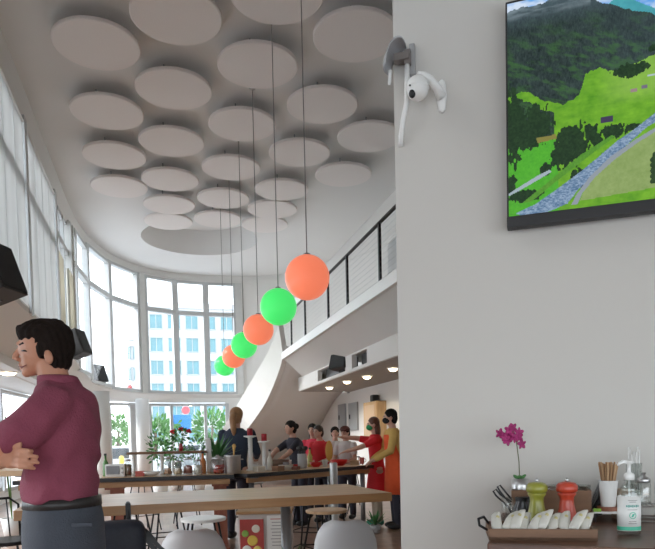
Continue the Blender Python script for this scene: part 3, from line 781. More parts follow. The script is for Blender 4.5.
def person(px,dp_,H,face,label,top,hair,skin=SKIN2,lower=None,pose='reach',hairstyle='short',apron=None,sleeve='short',mask=None,shoe=BLACK,ty=None,armL=None,armR=None,lean=0.1,long_top=False,cap=None,vx=.011,wd=1.0):
    """local frame: faces +Y, x to its right"""
    if ty is not None:
        loc=on2(px,dp_); loc.z=0; H=CAMZ+(hor(px)-ty)*(loc-O).dot(FW)/F
    else: loc=flo(px,dp_)
    t=thing('person',label,'person',loc,face)
    s=H/1.75
    def V(x,y,z): return Vector((x*s*wd,(y+lean*max(0,z-.95)*.9)*s,z*s))
    aL=armL or [(-.2,.02,1.4),(-.26,.10,1.15),(-.16,.34,1.08)]
    aR=armR or [(.2,.02,1.4),(.26,.10,1.15),(.16,.34,1.08)]
    aL=[V(*q) for q in aL]; aR=[V(*q) for q in aR]
    b=B()
    hc=V(0,.02,1.64)
    ell(b,hc,(.074*s,.092*s,.10*s)); ell(b,hc+Vector((0,.035*s,-.055*s)),(.052*s,.055*s,.062*s))
    ell(b,hc+Vector((0,.098*s,-.02*s)),(.013*s,.02*s,.02*s)); ell(b,hc+Vector((0,.08*s,-.062*s)),(.024*s,.012*s,.010*s))
    for q in (-1,1): ell(b,hc+Vector((q*.076*s,0,-.01*s)),(.010*s,.018*s,.028*s))
    tube(b,[V(0,0,1.42),V(0,.01,1.58)],[.058*s,.052*s],14)
    loft(b,[(V(0,0,.92),.15*s,.10*s,0),(V(0,0,1.05),.135*s,.095*s,0),(V(0,0,1.25),.16*s,.105*s,0),(V(0,0,1.4),.17*s,.095*s,0),(V(0,0,1.46),.08*s,.06*s,0)])
    for A_ in (aL,aR): limb(b,A_,[.05*s,.042*s,.030*s])
    for A_,sd in ((aL,-1),(aR,1)): hand(b,A_[2],A_[2]-A_[1],Vector((0,-.1,1)),s*1.0,sd)
    for q in (-1,1): limb(b,[Vector((q*.09*s,0,.92*s)),Vector((q*.10*s,.02*s,.5*s)),Vector((q*.10*s,0,.09*s))],[.085*s,.055*s,.042*s]); ell(b,(q*.10*s,.05*s,.045*s),(.04*s,.10*s,.04*s))
    bake('body',b,skin,t,vx,2)
    # top
    b=B(); zb=.55 if long_top else .90
    loft(b,[(V(0,0,zb),.225*s if long_top else .165*s,.185*s if long_top else .12*s,0),(V(0,0,1.05),.15*s,.112*s,0),(V(0,0,1.25),.175*s,.12*s,0),(V(0,0,1.4),.185*s,.11*s,0),(V(0,0,1.475),.09*s,.075*s,0)])
    for A_ in (aL,aR):
        if sleeve=='short': limb(b,[A_[0],A_[0].lerp(A_[1],.6)],[.066*s,.058*s])
        else: limb(b,[A_[0],A_[1],A_[1].lerp(A_[2],.85)],[.066*s,.056*s,.044*s])
    bake('shirt',b,top,t,.012,3)
    if lower:
        b=B(); loft(b,[(Vector((0,0,.80*s)),.165*s,.115*s,0),(Vector((0,0,.98*s)),.155*s,.108*s,0)])
        for q in (-1,1): limb(b,[Vector((q*.09*s,0,.88*s)),Vector((q*.10*s,.02*s,.5*s)),Vector((q*.10*s,0,.12*s))],[.092*s,.072*s,.062*s])
        bake('trousers',b,lower,t,.012,2)
    for q in (-1,1):
        b=B(); ell(b,(q*.10*s,.05*s,.052*s),(.05*s,.125*s,.05*s)); ell(b,(q*.10*s,-.02*s,.07*s),(.046*s,.06*s,.06*s)); bmesh.ops.bisect_plane(b,geom=b.verts[:]+b.edges[:]+b.faces[:],plane_co=(0,0,0),plane_no=(0,0,-1),clear_outer=True); obj('shoe',b,shoe,t,True)
    b=B(); ell(b,hc+Vector((0,-.012*s,.03*s)),(.088*s,.098*s,.092*s)); ell(b,hc+Vector((0,-.045*s,-.02*s)),(.084*s,.066*s,.10*s))
    if hairstyle=='ponytail':
        tube(b,[hc+Vector((0,-.10*s,.03*s)),hc+Vector((0,-.145*s,-.05*s)),hc+Vector((.01*s,-.15*s,-.17*s)),hc+Vector((.015*s,-.13*s,-.30*s))],[.035*s,.045*s,.04*s,.012*s],12)
    if hairstyle=='long':
        ell(b,hc+Vector((0,-.06*s,-.10*s)),(.09*s,.06*s,.15*s))
    if hairstyle=='bun': ell(b,hc+Vector((0,-.12*s,.02*s)),.05*s)
    # carve the face free
    bmesh.ops.bisect_plane(b,geom=b.verts[:]+b.edges[:]+b.faces[:],plane_co=hc+Vector((0,.055*s,.0)),plane_no=(0,.9,-.45),clear_outer=True)
    bmesh.ops.holes_fill(b,edges=b.edges[:],sides=0)
    obj('hair',b,hair,t,True)
    for q in (-1,1):
        b=B(); ell(b,hc+Vector((q*.030*s,.088*s,.008*s)),(.012*s,.007*s,.006*s),seg=10); obj('eye',b,mat('eye_dark',(.03,.02,.018),.3),t,True)
    if mask:
        b=B(); ell(b,hc+Vector((0,.052*s,-.052*s)),(.063*s,.066*s,.052*s)); obj('face_mask',b,mask,t,True)
    if apron:
        b=B(); R_=[]
        for z_,hw,yy_ in [(.52,.19,.16),(.8,.185,.15),(1.0,.165,.135),(1.2,.15,.13),(1.38,.10,.122)]:
            row=[]
            for k in range(11):
                u=-1+2*k/10; a_=u*(2.0 if z_<1.1 else 1.55); row.append(V(hw*1.27*math.sin(a_),yy_*1.08*math.cos(a_)+.01,z_))
            R_.append([b.verts.new(q) for q in row])
        for r1,r2 in zip(R_,R_[1:]):
            for k in range(10): b.faces.new((r1[k],r1[k+1],r2[k+1],r2[k]))
        o=obj('apron',b,apron,t,True); md=o.modifiers.new('t','SOLIDIFY'); md.thickness=.01
    if cap:
        b=B(); ell(b,hc+Vector((0,0,.055*s)),(.094*s,.105*s,.07*s)); ell(b,hc+Vector((0,.11*s,.05*s)),(.06*s,.06*s,.01*s)); obj('cap',b,cap,t,True)
    return t
cl=lambda n_,c_: mat(n_,c_,.85,var=.08,scale=20,bump=.2)
HB=mat('hair_black',(.012,.010,.010),.8,spec=.2,var=.3,scale=60); HBR=mat('hair_brown',(.10,.035,.018),.5,var=.3,scale=60); HBL=mat('hair_blond',(.33,.17,.08),.5,var=.3,scale=60)
NAVY=cl('navy_cloth',(.028,.040,.068)); RED=cl('red_cloth',(.62,.02,.03)); PINK=cl('pink_red_cloth',(.68,.05,.09)); WCL=cl('pale_cloth',(.55,.53,.52)); DK=cl('dark_cloth',(.03,.03,.045)); BEI=cl('beige_cloth',(.36,.29,.22)); ORA=cl('orange_cloth',(.80,.11,.03)); YEL=cl('mustard_cloth',(.62,.40,.12)); JEA=cl('jeans_cloth',(.06,.09,.15))
fz=-yaw
person(235,8.7,1.80,fz-.25,'woman in navy top with blond ponytail, seen from behind beyond the prep table',NAVY,HBL,lower=DK,hairstyle='ponytail',sleeve='long')
person(299.5,1.2,0,fz+PI*.72,'black haired child in dark top reaching left over the prep table',DK,HB,ty=421,wd=.82,lower=DK,hairstyle='bun',armL=[(-.18,.05,1.38),(-.2,.28,1.22),(-.1,.5,1.08)],armR=[(.18,.05,1.38),(.22,.3,1.25),(.12,.52,1.1)],lean=.25)
person(314.5,1.65,0,fz+PI*.9,'dark haired child in pinkish red top beside the yellow board, left of two',PINK,HB,ty=424,wd=.82,lower=DK,hairstyle='long')
person(323.5,1.12,0,fz+PI*.8,'brown haired child in red top bending at the middle of the prep table',RED,mat('hair_dark_brown',(.03,.015,.01),.5,var=.3,scale=60),ty=425.5,wd=.82,lower=DK,lean=.2)
person(335.5,1.65,0,fz+PI,'dark haired child in pale shirt holding the yellow board',WCL,HB,ty=427,wd=.82,lower=JEA)
person(347.5,1.12,0,fz+PI*.85,'child in pale shirt and dark reddish cap at the prep table\'s right end',WCL,HB,ty=426.5,wd=.82,lower=DK,cap=mat('cap_dark',(.09,.025,.02),.8))
person(376.5,9.75,1.66,fz+PI/2+.15,'girl in long red top and green face mask reaching out to the left',RED,HBR,lower=BEI,hairstyle='long',mask=mat('green_mask',(.03,.35,.14),.8),shoe=mat('green_shoe',(.03,.22,.14),.6),long_top=True,armL=[(-.19,.05,1.38),(-.2,.28,1.28),(-.16,.50,1.22)],armR=[(.19,.05,1.38),(.2,.28,1.42),(.16,.50,1.44)],lean=.05)
person(396,9.4,1.76,fz+PI/2+.1,'black haired adult in orange apron and black face mask by the wall edge',YEL,HB,lower=DK,hairstyle='short',mask=mat('black_mask',(.01,.01,.012),.8),apron=ORA,sleeve='long',armL=[(-.2,.03,1.4),(-.27,.12,1.15),(-.2,.36,1.02)],armR=[(.2,.03,1.4),(.26,.12,1.15),(.16,.34,1.0)])
# ------------------------------------------------------------ the man
MD=2.45; K=F/MD
man=thing('person','dark haired man in maroon polo shirt and slate trousers, arms crossed, in profile','person',flo(63,MD),-yaw)
def X_(px): return (px-63)/K
def Z_(py): return CAMZ+(444-py)/K
_ml=flo(63,MD); _mi=Matrix.Rotation(yaw,4,'Z')
def M3(px,py,y=0): return _mi@(dep(px,py,MD+y)-_ml)
b=B()
Tm=lambda a: Matrix.Rotation(a,4,'Y')
ell(b,M3(46,346),(.098,.074,.098),seg=24)
ell(b,M3(34,350),(.054,.056,.060),seg=20)
ell(b,M3(35,362),(.050,.050,.045),Tm(.55),seg=20)
ell(b,M3(31,370),(.030,.034,.024),seg=18); ell(b,M3(26.6,372.5),(.018,.021,.019),seg=16)
ell(b,M3(23.0,344.5),(.019,.042,.012),seg=16)
tube(b,[M3(21.0,346),M3(18,351.5),M3(14.8,356.5)],[.008,.010,.0115],12); ell(b,M3(14.6,357.6),(.011,.012,.0095),seg=12); ell(b,M3(18.4,359.6),(.011,.018,.007),seg=12)
ell(b,M3(21.6,364.6),(.011,.020,.0072),seg=12); ell(b,M3(22.6,368.6),(.010,.019,.0072),seg=12)
ell(b,M3(28,358,-.034),(.022,.019,.026),seg=14); ell(b,M3(28,358,.034),(.022,.019,.026),seg=14)
tube(b,[M3(50,360),M3(54,378),M3(62,398)],[.056,.056,.066],18)
# ear
ell(b,M3(48.5,357,-.076),(.017,.010,.029),Tm(-.2),seg=16); ell(b,M3(48.5,357,.076),(.017,.010,.029),seg=16)
# torso core
loft(b,[(M3(61,540),.095,.12,0),(M3(61,500),.098,.12,0),(M3(61,450),.098,.13,0),(M3(62,415),.090,.14,0),(M3(60,395),.065,.11,0),(M3(58,386),.05,.055,0)])
# near (left) arm
SH=M3(49,409,-.13); EL=M3(-10,449,-.27); HL=M3(26,462,-.02)
limb(b,[SH,M3(22,431,-.235),EL],[.050,.048,.043]); limb(b,[EL,M3(0,458,-.20),M3(10,459,-.12)],[.043,.040,.030]); tube(b,[M3(10,459,-.12),M3(24,459,-.05)],[.028,.02],12)
# far (right) arm
SR=M3(50,409,.14); ER=M3(2,448,.18)
limb(b,[SR,ER],[.055,.043]); limb(b,[ER,M3(-8,458,.03),M3(-4,462,-.16),M3(5,460,-.25)],[.043,.038,.031,.026])
# right hand tucked round the near arm, fingers to the right
ell(b,M3(11,459,-.262),(.046,.018,.034),seg=16)
for k,(x1,yy_) in enumerate([(32,450.6),(37.0,456.0),(38,462.0),(34,467.8)]):
    tube(b,[M3(10,454+3.2*k,-.262),M3(20,yy_-.8,-.292),M3(28,yy_-.2,-.290),M3(x1,yy_+.6,-.272)],[.0082,.0080,.0076,.0066],12)
    ell(b,M3(x1,yy_+.6,-.272),.0072,seg=8)
tube(b,[M3(9,450,-.262),M3(15,445.5,-.285),M3(22,443.5,-.285)],[.011,.010,.008],10)
for q in (-1,1): limb(b,[M3(64,522,q*.09),Vector((.02,q*.10,.53)),Vector((.03,q*.10,.10))],[.06,.06,.045]); ell(b,(-.03,q*.10,.05),(.11,.04,.04),seg=14)
bake('body',b,SKIN,man,.0046,3)
# hair
b=B(); ell(b,M3(45,334.5),(.102,.080,.058),seg=24); ell(b,M3(55.5,345),(.066,.081,.098),seg=24); ell(b,M3(58,360),(.046,.066,.052),seg=20)
ell(b,M3(27,333),(.036,.050,.032),Tm(.25),seg=16); ell(b,M3(23,331),(.022,.04,.022),seg=14); ell(b,M3(41,347,-.062),(.022,.016,.045),seg=14); ell(b,M3(41,347,.062),(.022,.016,.045),seg=14)
hr_=bake('hair',b,mat('hair_man',(.013,.008,.006),.85,var=.5,scale=90,bump=.5,spec=.15),man,.006,2)
for v_ in hr_.data.vertices:
    c_=v_.co; v_.co=c_+v_.normal*(.0022*math.sin(c_.y*230+5*math.sin(c_.x*40)+c_.z*60)+.0028*vn(c_.x*70+9,c_.z*50+c_.y*90))
for q in (-1,1):
    b=B(); tube(b,[M3(19.6,344.8,q*.040),M3(23,343.2,q*.054),M3(29,345.2,q*.061)],[.003,.0046,.0015],8); obj('eyebrow',b,HB,man,True)
    b=B(); tube(b,[M3(21.6,350.8,q*.052),M3(24,350.6,q*.058),M3(26.6,351.2,q*.062)],[.0022,.0034,.0018],8); obj('eye',b,mat('eye_dark',(.03,.02,.018),.3),man,True)
b=B(); tube(b,[M3(18.9,366.6,-.008),M3(21.6,367.2,-.030),M3(26.5,365.0,-.050)],[.0026,.0030,.001],8); obj('mouth',b,mat('lip_dark',(.20,.05,.045),.5),man,True)
# shirt
SHIRT=mat('maroon_knit',(.225,.046,.080),.85,var=.10,scale=140,bump=.35)
b=B(); loft(b,[(M3(61.5,500),.124,.165,0),(M3(61.8,497),.130,.172,0),(M3(62,480),.128,.17,0),(M3(63,450),.127,.178,0),(M3(64,428),.126,.190,0),(M3(64,412),.118,.195,0),(M3(63,400),.105,.185,0),(M3(62,391),.086,.145,0),(M3(60,384),.071,.09,0),(M3(57,378),.058,.066,.0)],36)
ell(b,M3(80,405,0),(.055,.14,.070),seg=20)
limb(b,[M3(52,407,-.135),M3(36,420,-.20),M3(20,433,-.238)],[.080,.075,.070]); limb(b,[M3(20,433,-.238),M3(14,437,-.245)],[.070,.067])
limb(b,[M3(60,406,.165),M3(20,433,.2)],[.078,.066])
sh=bake('shirt',b,SHIRT,man,.0085,14)
for v_ in sh.data.vertices:      # cloth folds: real relief
    c_=v_.co; w_=.0035*math.sin(c_.z*46+c_.x*30+2*math.sin(c_.y*19+c_.z*9))+.0025*math.sin(c_.x*60-c_.z*33+c_.y*20)
    k_=1.7 if c_.z<Z_(455) else 1; v_.co=c_+v_.normal*w_*k_
b=B(); loft(b,[(M3(60,385.5),.082,.082,0),(M3(57.5,377),.072,.073,0),(M3(57,376),.064,.066,0),(M3(58,385),.066,.070,0)],32); obj('collar',b,SHIRT,man,True)
b=B(); box(b,M3(75,386,-.105),(.01,.05,.004),0,None); b.free()
b=B(); loft(b,[(M3(63,506),.139,.166,0),(M3(63,496.5),.136,.162,0)],36); obj('belt',b,mat('black_leather',(.02,.018,.018),.4,bump=.2,scale=80),man,True)
b=B(); box(b,M3(27,502,0),(.012,.05,.04)); bev(b,.003); obj('buckle',b,STEEL,man)
TR=mat('slate_twill',(.050,.058,.075),.8,var=.12,scale=160,bump=.3)
b=B(); loft(b,[(Vector((.0,0,.80)),.140,.18,0),(M3(64.5,535),.142,.185,0),(M3(64,520),.142,.178,0),(M3(63,503),.134,.158,0)],32)
for q in (-1,1): limb(b,[Vector((.005,q*.09,.86)),Vector((.02,q*.10,.5)),Vector((.03,q*.10,.12))],[.115,.082,.07])
bake('trousers',b,TR,man,.01,3)
b=B(); box(b,M3(82,525,-.158),(.075,.006,.012),0); obj('back_pocket',b,TR,man)
for q in (-1,1):
    b=B(); ell(b,(-.03,q*.10,.055),(.14,.05,.05),seg=16); ell(b,(.04,q*.10,.07),(.06,.048,.06),seg=16); bmesh.ops.bisect_plane(b,geom=b.verts[:]+b.edges[:]+b.faces[:],plane_co=(0,0,0),plane_no=(0,0,-1),clear_outer=True); obj('shoe',b,BLACK,man,True)
# ------------------------------------------------------------ backpack hanging from the oak table edge
q=onz(128,505,1.03)
bp=thing('backpack','dark navy backpack hanging from the near edge of the oak table','backpack',(q.x,q.y,0),T1A)
BPK=mat('navy_nylon',(.012,.015,.026),.6,var=.3,scale=40,bump=.3)
b=B(); box(b,(-.045,-.13,.74),(.25,.15,.46)); bev(b,.065,4); bake('main_bag',b,BPK,bp,.012,6)
b=B(); box(b,(-.05,-.225,.66),(.19,.07,.25)); bev(b,.03,3); obj('front_pocket',b,BPK,bp,True)
b=B(); tube(b,[(0,.02,1.036),(0,-.012,1.036),(0,-.018,1.0),(0,-.03,.95)],.012,8); box(b,(0,-.02,.99),(.026,.014,.10)); obj('hanging_loop',b,BLACK,bp)
for dx,e in ((.0,.26),(.05,.34)):
    b=B(); pts=[(dx*.3,-.05,.95),(.06+dx*.5,-.09,.90),(.13+dx*.7,-.11,.80),(e,-.12,.70),(e+.05,-.10,.60),(.12,-.10,.52)]
    P_=interp([Vector(v_) for v_ in pts],20)
    lo=[];
    for a_ in P_: lo.append([b.verts.new(a_+Vector(v_)) for v_ in ((-.014,-.006,0),(.014,-.006,.0),(.014,.006,0),(-.014,.006,0))])
    for a_,c_ in zip(lo,lo[1:]):
        for k in range(4): b.faces.new((a_[k],a_[(k+1)%4],c_[(k+1)%4],c_[k]))
    b.faces.new(lo[0][::-1]); b.faces.new(lo[-1]); obj('shoulder_strap',b,BLACK,bp)
b=B(); box(b,(-.05,-.262,.74),(.14,.006,.006)); obj('zip',b,GREYM,bp)
# ------------------------------------------------------------ menu cabinet
q=flo(236,5.4); cb_=thing('menu_cabinet','low white cabinet with a fruit picture board and a white menu card on its front','cabinet',q,-yaw)
w=.44
b=B(); box(b,(w/2,.2,.36),(w,.4,.72)); bev(b,.006); obj('body',b,mat('cabinet_pale',(.55,.50,.46),.6),cb_)
b=B(); box(b,(w/2,.2,.735),(w+.03,.43,.025)); obj('top',b,OAKE,cb_)
b=B(); box(b,(.115,-.012,.50),(.20,.012,.36)); pic=obj('picture_board',b,mat('picture_red',(.42,.05,.04),.5,var=.3,scale=12),cb_)
for k,(x,z,r,col) in enumerate([(.07,.42,.04,(.75,.72,.68)),(.12,.50,.045,(.72,.5,.08)),(.16,.42,.035,(.75,.6,.15)),(.06,.56,.03,(.25,.42,.08)),(.15,.6,.035,(.75,.7,.6))]):
    b=B(); lathe(b,[(r,0),(r*.8,.004)],18,M=Matrix.Translation((x,-.018,z))@Matrix.Rotation(PI/2,4,'X')); obj('printed_fruit',b,mat('print_%d'%k,col,.6),pic)
b=B(); box(b,(.325,-.012,.55),(.16,.01,.32)); card=obj('menu_card',b,mat('card_white',(.74,.72,.68),.7),cb_)
for k in range(9):
    b=B(); box(b,(.325,-.0185,.68-.028*k),(.08 if k%3 else .10,.003,.006)); obj('text_line',b,mat('print_red',(.5,.08,.05),.6) if k==0 else mat('print_grey',(.3,.28,.27),.6),card)
# ------------------------------------------------------------ potted plants
def leaves(bm,c,R_,n,ls,up=.3,seed=1):
    rg=random.Random(seed)
    for _ in range(n):
        d=Vector((rg.gauss(0,1),rg.gauss(0,1),rg.gauss(0,1))).normalized(); p=Vector(c)+Vector((d.x*R_[0],d.y*R_[1],d.z*R_[2]))*rg.uniform(.3,1)
        t=(d+Vector((0,0,up))).normalized(); s_=t.cross(Vector((rg.random(),rg.random(),.3))).normalized(); L_=ls*rg.uniform(.6,1.2)
        nn_=t.cross(s_)*L_*.08
        a=bm.verts.new(p); b_=bm.verts.new(p+t*L_*.5+s_*L_*.22+nn_); c_=bm.verts.new(p+t*L_); d_=bm.verts.new(p+t*L_*.5-s_*L_*.22+nn_); bm.faces.new((a,b_,c_,d_))
def potplant(loc,label,h,R_,n,ls,pot=(.12,.2),lm=None,potm=None,name='potted_plant',seed=3):
    t=thing(name,label,'plant',loc)
    b=B(); lathe(b,[(pot[0]*.7,0),(pot[0],pot[1]),(pot[0]*.92,pot[1]),(pot[0]*.88,pot[1]-.02)],20); obj('pot',b,potm or WHITE,t,True)
    b=B(); rg=random.Random(seed)
    for k in range(5): tube(b,[(0,0,pot[1]-.02),(rg.uniform(-.3,.3)*R_[0],rg.uniform(-.3,.3)*R_[1],h*.6),(rg.uniform(-.7,.7)*R_[0],rg.uniform(-.7,.7)*R_[1],h)],[.008,.006,.003],6)
    obj('stems',b,mat('stem_green',(.09,.16,.04),.7),t)
    b=B(); leaves(b,(0,0,h),R_,n,ls,seed=seed); obj('foliage',b,lm or mat('leaf_green',(.06,.20,.05),.6,var=.4,scale=12),t)
    return t
potplant(flo(159,15.5),'tall leafy green plant in front of the back window, left of the flowers',1.2,(.32,.32,.42),190,.12,(.2,.4))
potplant(flo(197,16.5),'leafy green plant in front of the back window, right of the flowers',1.2,(.26,.26,.36),120,.12,(.2,.4),seed=8)
potplant(flo(176,18),'broad green plant low before the back window behind the flowers',1.0,(.4,.35,.25),120,.13,(.22,.4),seed=18)
potplant(flo(9,9.2),'leafy plant by the left aisle window beyond the man\'s arms',1.55,(.22,.22,.22),140,.08,(.15,.3),seed=21)
def spiky(loc,label,s_,n=16):
    t=thing('spiky_plant',label,'plant',loc)
    b=B(); lathe(b,[(.045*s_,0),(.06*s_,.09*s_),(.052*s_,.09*s_)],16); obj('pot',b,GREYP,t,True)
    b=B()
    for k in range(n):
        a_=2.4*k; e=.25+.6*(k/n); L_=.2*s_; d=Vector((math.cos(a_)*math.sin(e*1.5),math.sin(a_)*math.sin(e*1.5),math.cos(e*1.5))); sd=Vector((-math.sin(a_),math.cos(a_),0))*.014*s_
        p0=Vector((0,0,.085*s_)); p1=p0+d*L_*.5+Vector((0,0,.01)); p2=p0+d*L_
        v_=[b.verts.new(q_) for q_ in (p0-sd*.6,p0+sd*.6,p1+sd,p1-sd)]; b.faces.new(v_); e_=b.verts.new(p2); b.faces.new((v_[3],v_[2],e_))
    obj('leaves',b,mat('spiky_leaf',(.05,.19,.05),.5,var=.3),t); return t
pz=flo(290,3.75)
# little plant stands on a low stool so its tips show beneath the table
b=B(); lathe(b,[(.13,0),(.13,.01),(.02,.02),(.02,.43),(.14,.44),(.14,.46)],24); pst=tag(obj('plant_stand',b,GREYM,None,True,pz),'small round grey metal stand left of the right shell chair','stand')
spiky((pz.x,pz.y,.46),'small spiky green plant left of the right shell chair',1.0)
pz=flo(374,9.0); spiky((pz.x,pz.y,0),'small green plant on the floor by the girl\'s shoes',1.3)
# ------------------------------------------------------------ things on the prep tables
# riser shelf
pa=on1(130,.55); pb=on1(206,.55); v=pb-pa; ra=math.atan2(v.y,v.x); rl=v.length
rs=thing('shelf_riser','low wooden shelf on white posts standing on the left prep table','shelf',pa,ra)
b=B(); box(b,(rl/2,0,.268),(rl+.04,.22,.03)); bev(b,.003); obj('shelf_board',b,CRATEW,rs)
for x in (.05,rl*.42,rl-.05):
    b=B(); lathe(b,[(.05,0),(.05,.012),(.02,.03),(.02,.24),(.04,.253)],16,(x,0,0)); obj('leg',b,WHITE,rs,True)
# flowers in red vase
p=on1(181.5,.55); fl=thing('flower_vase','red vase of red flowers and green leaves on the wooden shelf riser','flowers',(p.x,p.y,.95+.283))
b=B(); lathe(b,[(.022,0),(.03,.04),(.018,.08),(.022,.095)],16); obj('vase',b,mat('red_glaze',(.35,.02,.03),.3),fl,True)
b=B()
for k in range(6): tube(b,[(0,0,.09),(.07*math.cos(k*1.1),.05*math.sin(k*1.1),.24)],.003,5)
leaves(b,(0,0,.2),(.10,.08,.08),60,.07,seed=5); obj('leaves',b,mat('leaf_green',(.06,.20,.05)),fl)
for k in range(6):
    b=B(); c_=Vector((.11*math.cos(k*1.1+.4),.06*math.sin(k*1.1),.25+.02*math.sin(k*2)))
    for j in range(7): ell(b,c_+Vector((.018*math.cos(j*.9),.018*math.sin(j*.9),.004*j-.01)),(.016,.016,.011),seg=8)
    obj('flower',b,mat('petal_red',(.60,.02,.04),.6),fl,True)
# jars
jl=[(168,.25,.10,.22,'tall'),(178,.22,.11,.17,'wide'),(188,.3,.12,.2,'round'),(198,.2,.10,.18,'squat'),(128,.3,.1,.2,'small')]
lidm=STEEL
for i,(px,yl,dm,h,w_) in enumerate(jl):
    p=on1(px,yl); t=thing('glass_jar','clear glass storage jar on the left prep table, '+['first right of the white shelf post','second from the left under the riser','third, in the middle under the riser','fourth, nearest the jar of tomatoes','alone left of the riser'][i],'jar',p,0,'glass jars on the left prep table')
    r=dm/2
    b=B(); lathe(b,[(r*.9,0),(r,.01),(r,h*.75),(r*.7,h*.86),(r*.7,h*.9)],20,cap=True); obj('jar_body',b,JAR,t,True)
    b=B(); lathe(b,[(r*.75,h*.9),(r*.75,h),(r*.7,h+.004)],20); obj('lid',b,lidm,t,True)
    b=B(); lathe(b,[(r*.8,.01),(r*.88,.02),(r*.88,h*(.35+.08*i)),(r*.5,h*(.40+.08*i))],16); obj('contents',b,mat('grain_%d'%i,[(.45,.25,.15),(.5,.38,.25),(.35,.1,.08),(.55,.5,.42),(.3,.2,.12)][i],.8,var=.4,scale=80),t,True)
p=on1(218,.25); t=thing('tomato_jar','wide glass jar half full of red tomatoes beside the steel pot','jar',p)
b=B(); lathe(b,[(.085,0),(.092,.01),(.092,.15),(.07,.175)],24); obj('jar_body',b,JAR,t,True)
b=B()
for k in range(14): ell(b,(.055*math.cos(k*2.4)*(k%3)/2,.055*math.sin(k*2.4)*(k%3)/2,.03+.05*(k//7)),.028,seg=10)
obj('tomatoes',b,mat('tomato',(.55,.03,.02),.3),t,True)['kind']='stuff'
b=B(); lathe(b,[(.075,.175),(.075,.20),(.02,.215),(.02,.23)],20); obj('lid',b,STEEL,t,True)
p=on1(237.5,.2); t=thing('stock_pot','tall steel pot on the left prep table in front of the woman','pot',p)
b=B(); lathe(b,[(.09,0),(.095,.01),(.1,.21),(.106,.222),(.094,.222),(.09,.02),(.001,.015)],28,cap=False); obj('pot_body',b,STEEL,t,True)
for q in (-1,1):
    b=B(); tube(b,[(q*.1,-.03,.17),(q*.125,-.02,.17),(q*.125,.02,.17),(q*.1,.03,.17)],.006,8); obj('handle',b,STEEL,t,True)
b=B(); tube(b,[(0,0,.02),(.02,.0,.26),(.022,0,.32)],[.01,.01,.02],10); ell(b,(.023,0,.33),(.024,.012,.03),seg=12); tag(obj('wooden_spoon',b,mat('yellow_wood',(.62,.38,.12),.6),None,True,(p.x,p.y,.95)),'pale wooden spoon standing in the steel pot','spoon')
p=on1(116,.3); t=thing('toaster_oven','small white countertop oven left of the riser on the prep table','oven',p,B1A)
b=B(); box(b,(0,0,.075),(.22,.2,.15)); bev(b,.01); obj('casing',b,WHITE,t); b=B(); box(b,(-.02,-.103,.08),(.15,.006,.1)); obj('door',b,mat('oven_glass',(.15,.15,.16),.2),t)
for k in range(2):
    b=B(); lathe(b,[(.012,0),(.01,.012)],12,M=Matrix.Translation((.085,-.1,.05+.05*k))@Matrix.Rotation(PI/2,4,'X')); obj('knob',b,GREYP,t)
# white tall panel and cactus
p=on1(209,.62); b=B(); box(b,(0,0,.22),(.07,.05,.44)); bev(b,.02); tag(obj('white_blender',b,WHITE,None,False,(p.x,p.y,.95)),'tall narrow white appliance just left of the woman','appliance')
p=on1(217.5,.78); spiky((p.x,p.y,.95),'tall dark green leafy plant between the white appliance and the woman',1.9,22)
for k,(px,zz,yl) in enumerate([(251,1.42,.55),(265,1.345,.45)]):
    p=on2(px,yl); h=zz-.95-.01
    t=thing('pedestal_stand',['tall white pedestal under the higher red candle','white pedestal under the lower red candle'][k],'stand',p,0,'white pedestals on the prep table')
    b=B(); lathe(b,[(.06,0),(.06,.015),(.03,.03),(.028,h*.5),(.03,h-.03),(.085,h-.015),(.085,h)],24); obj('pedestal',b,WHITE,t,True)
    b=B(); lathe(b,[(.036,0),(.036,.09),(.03,.095)],20); tag(obj('red_candle',b,mat('red_wax',(.32,.01,.02),.5),None,True,(p.x,p.y,.95+h)),['thick red candle on the taller pedestal, left of two','thick red candle on the shorter pedestal, right of two'][k],'candle','red candles on pedestals')
p=on2(302.5,.3); t=thing('utensil_canister','pale grey canister of black utensils on the children\'s prep table','canister',p)
b=B(); lathe(b,[(.06,0),(.062,.01),(.062,.2),(.055,.2)],24); obj('canister_body',b,mat('pale_grey_ceramic',(.42,.41,.40),.4),t,True)
for k in range(5):
    b=B(); a_=k*1.3; tube(b,[(.02*math.cos(a_),.02*math.sin(a_),.1),(.05*math.cos(a_),.05*math.sin(a_),.26)],.007,6); ell(b,(.052*math.cos(a_),.052*math.sin(a_),.275),(.03,.02,.03),seg=10); obj('utensil',b,BLACK,t,True)
def bowl(loc,r,h,m_,lab,g=None):
    b=B(); lathe(b,[(r*.5,0),(r*.55,.004),(r*.85,h*.5),(r,h),(r*.95,h),(r*.8,h*.5),(r*.4,.012),(.001,.01)],24,cap=False); o=obj('mixing_bowl',b,m_,None,True,loc); tag(o,lab,'bowl',g); return o
RB=mat('red_plastic',(.62,.02,.02),.35)
bowl(on2(339,.35),.13,.09,RB,'red plastic bowl on the prep table right of the steel post','bowls on the prep tables')
bowl(on2(292,.5),.10,.05,RB,'small red bowl left of the grey canister','bowls on the prep tables')
bowl(on2(277,.45),.17,.13,mat('brown_bowl',(.20,.13,.09),.5),'wide brown wooden bowl right of the pedestals','bowls on the prep tables')
bowl(on2(316,.4),.09,.07,RB,'red bowl in front of the children in red','bowls on the prep tables')
bowl(on2(286,.2),.10,.07,mat('cream_bowl',(.6,.55,.47),.5),'cream bowl behind the small red bowl','bowls on the prep tables')
bowl(on1(150,.25),.13,.05,WHITE,'shallow white bowl left of the jars on the left prep table','bowls on the prep tables')
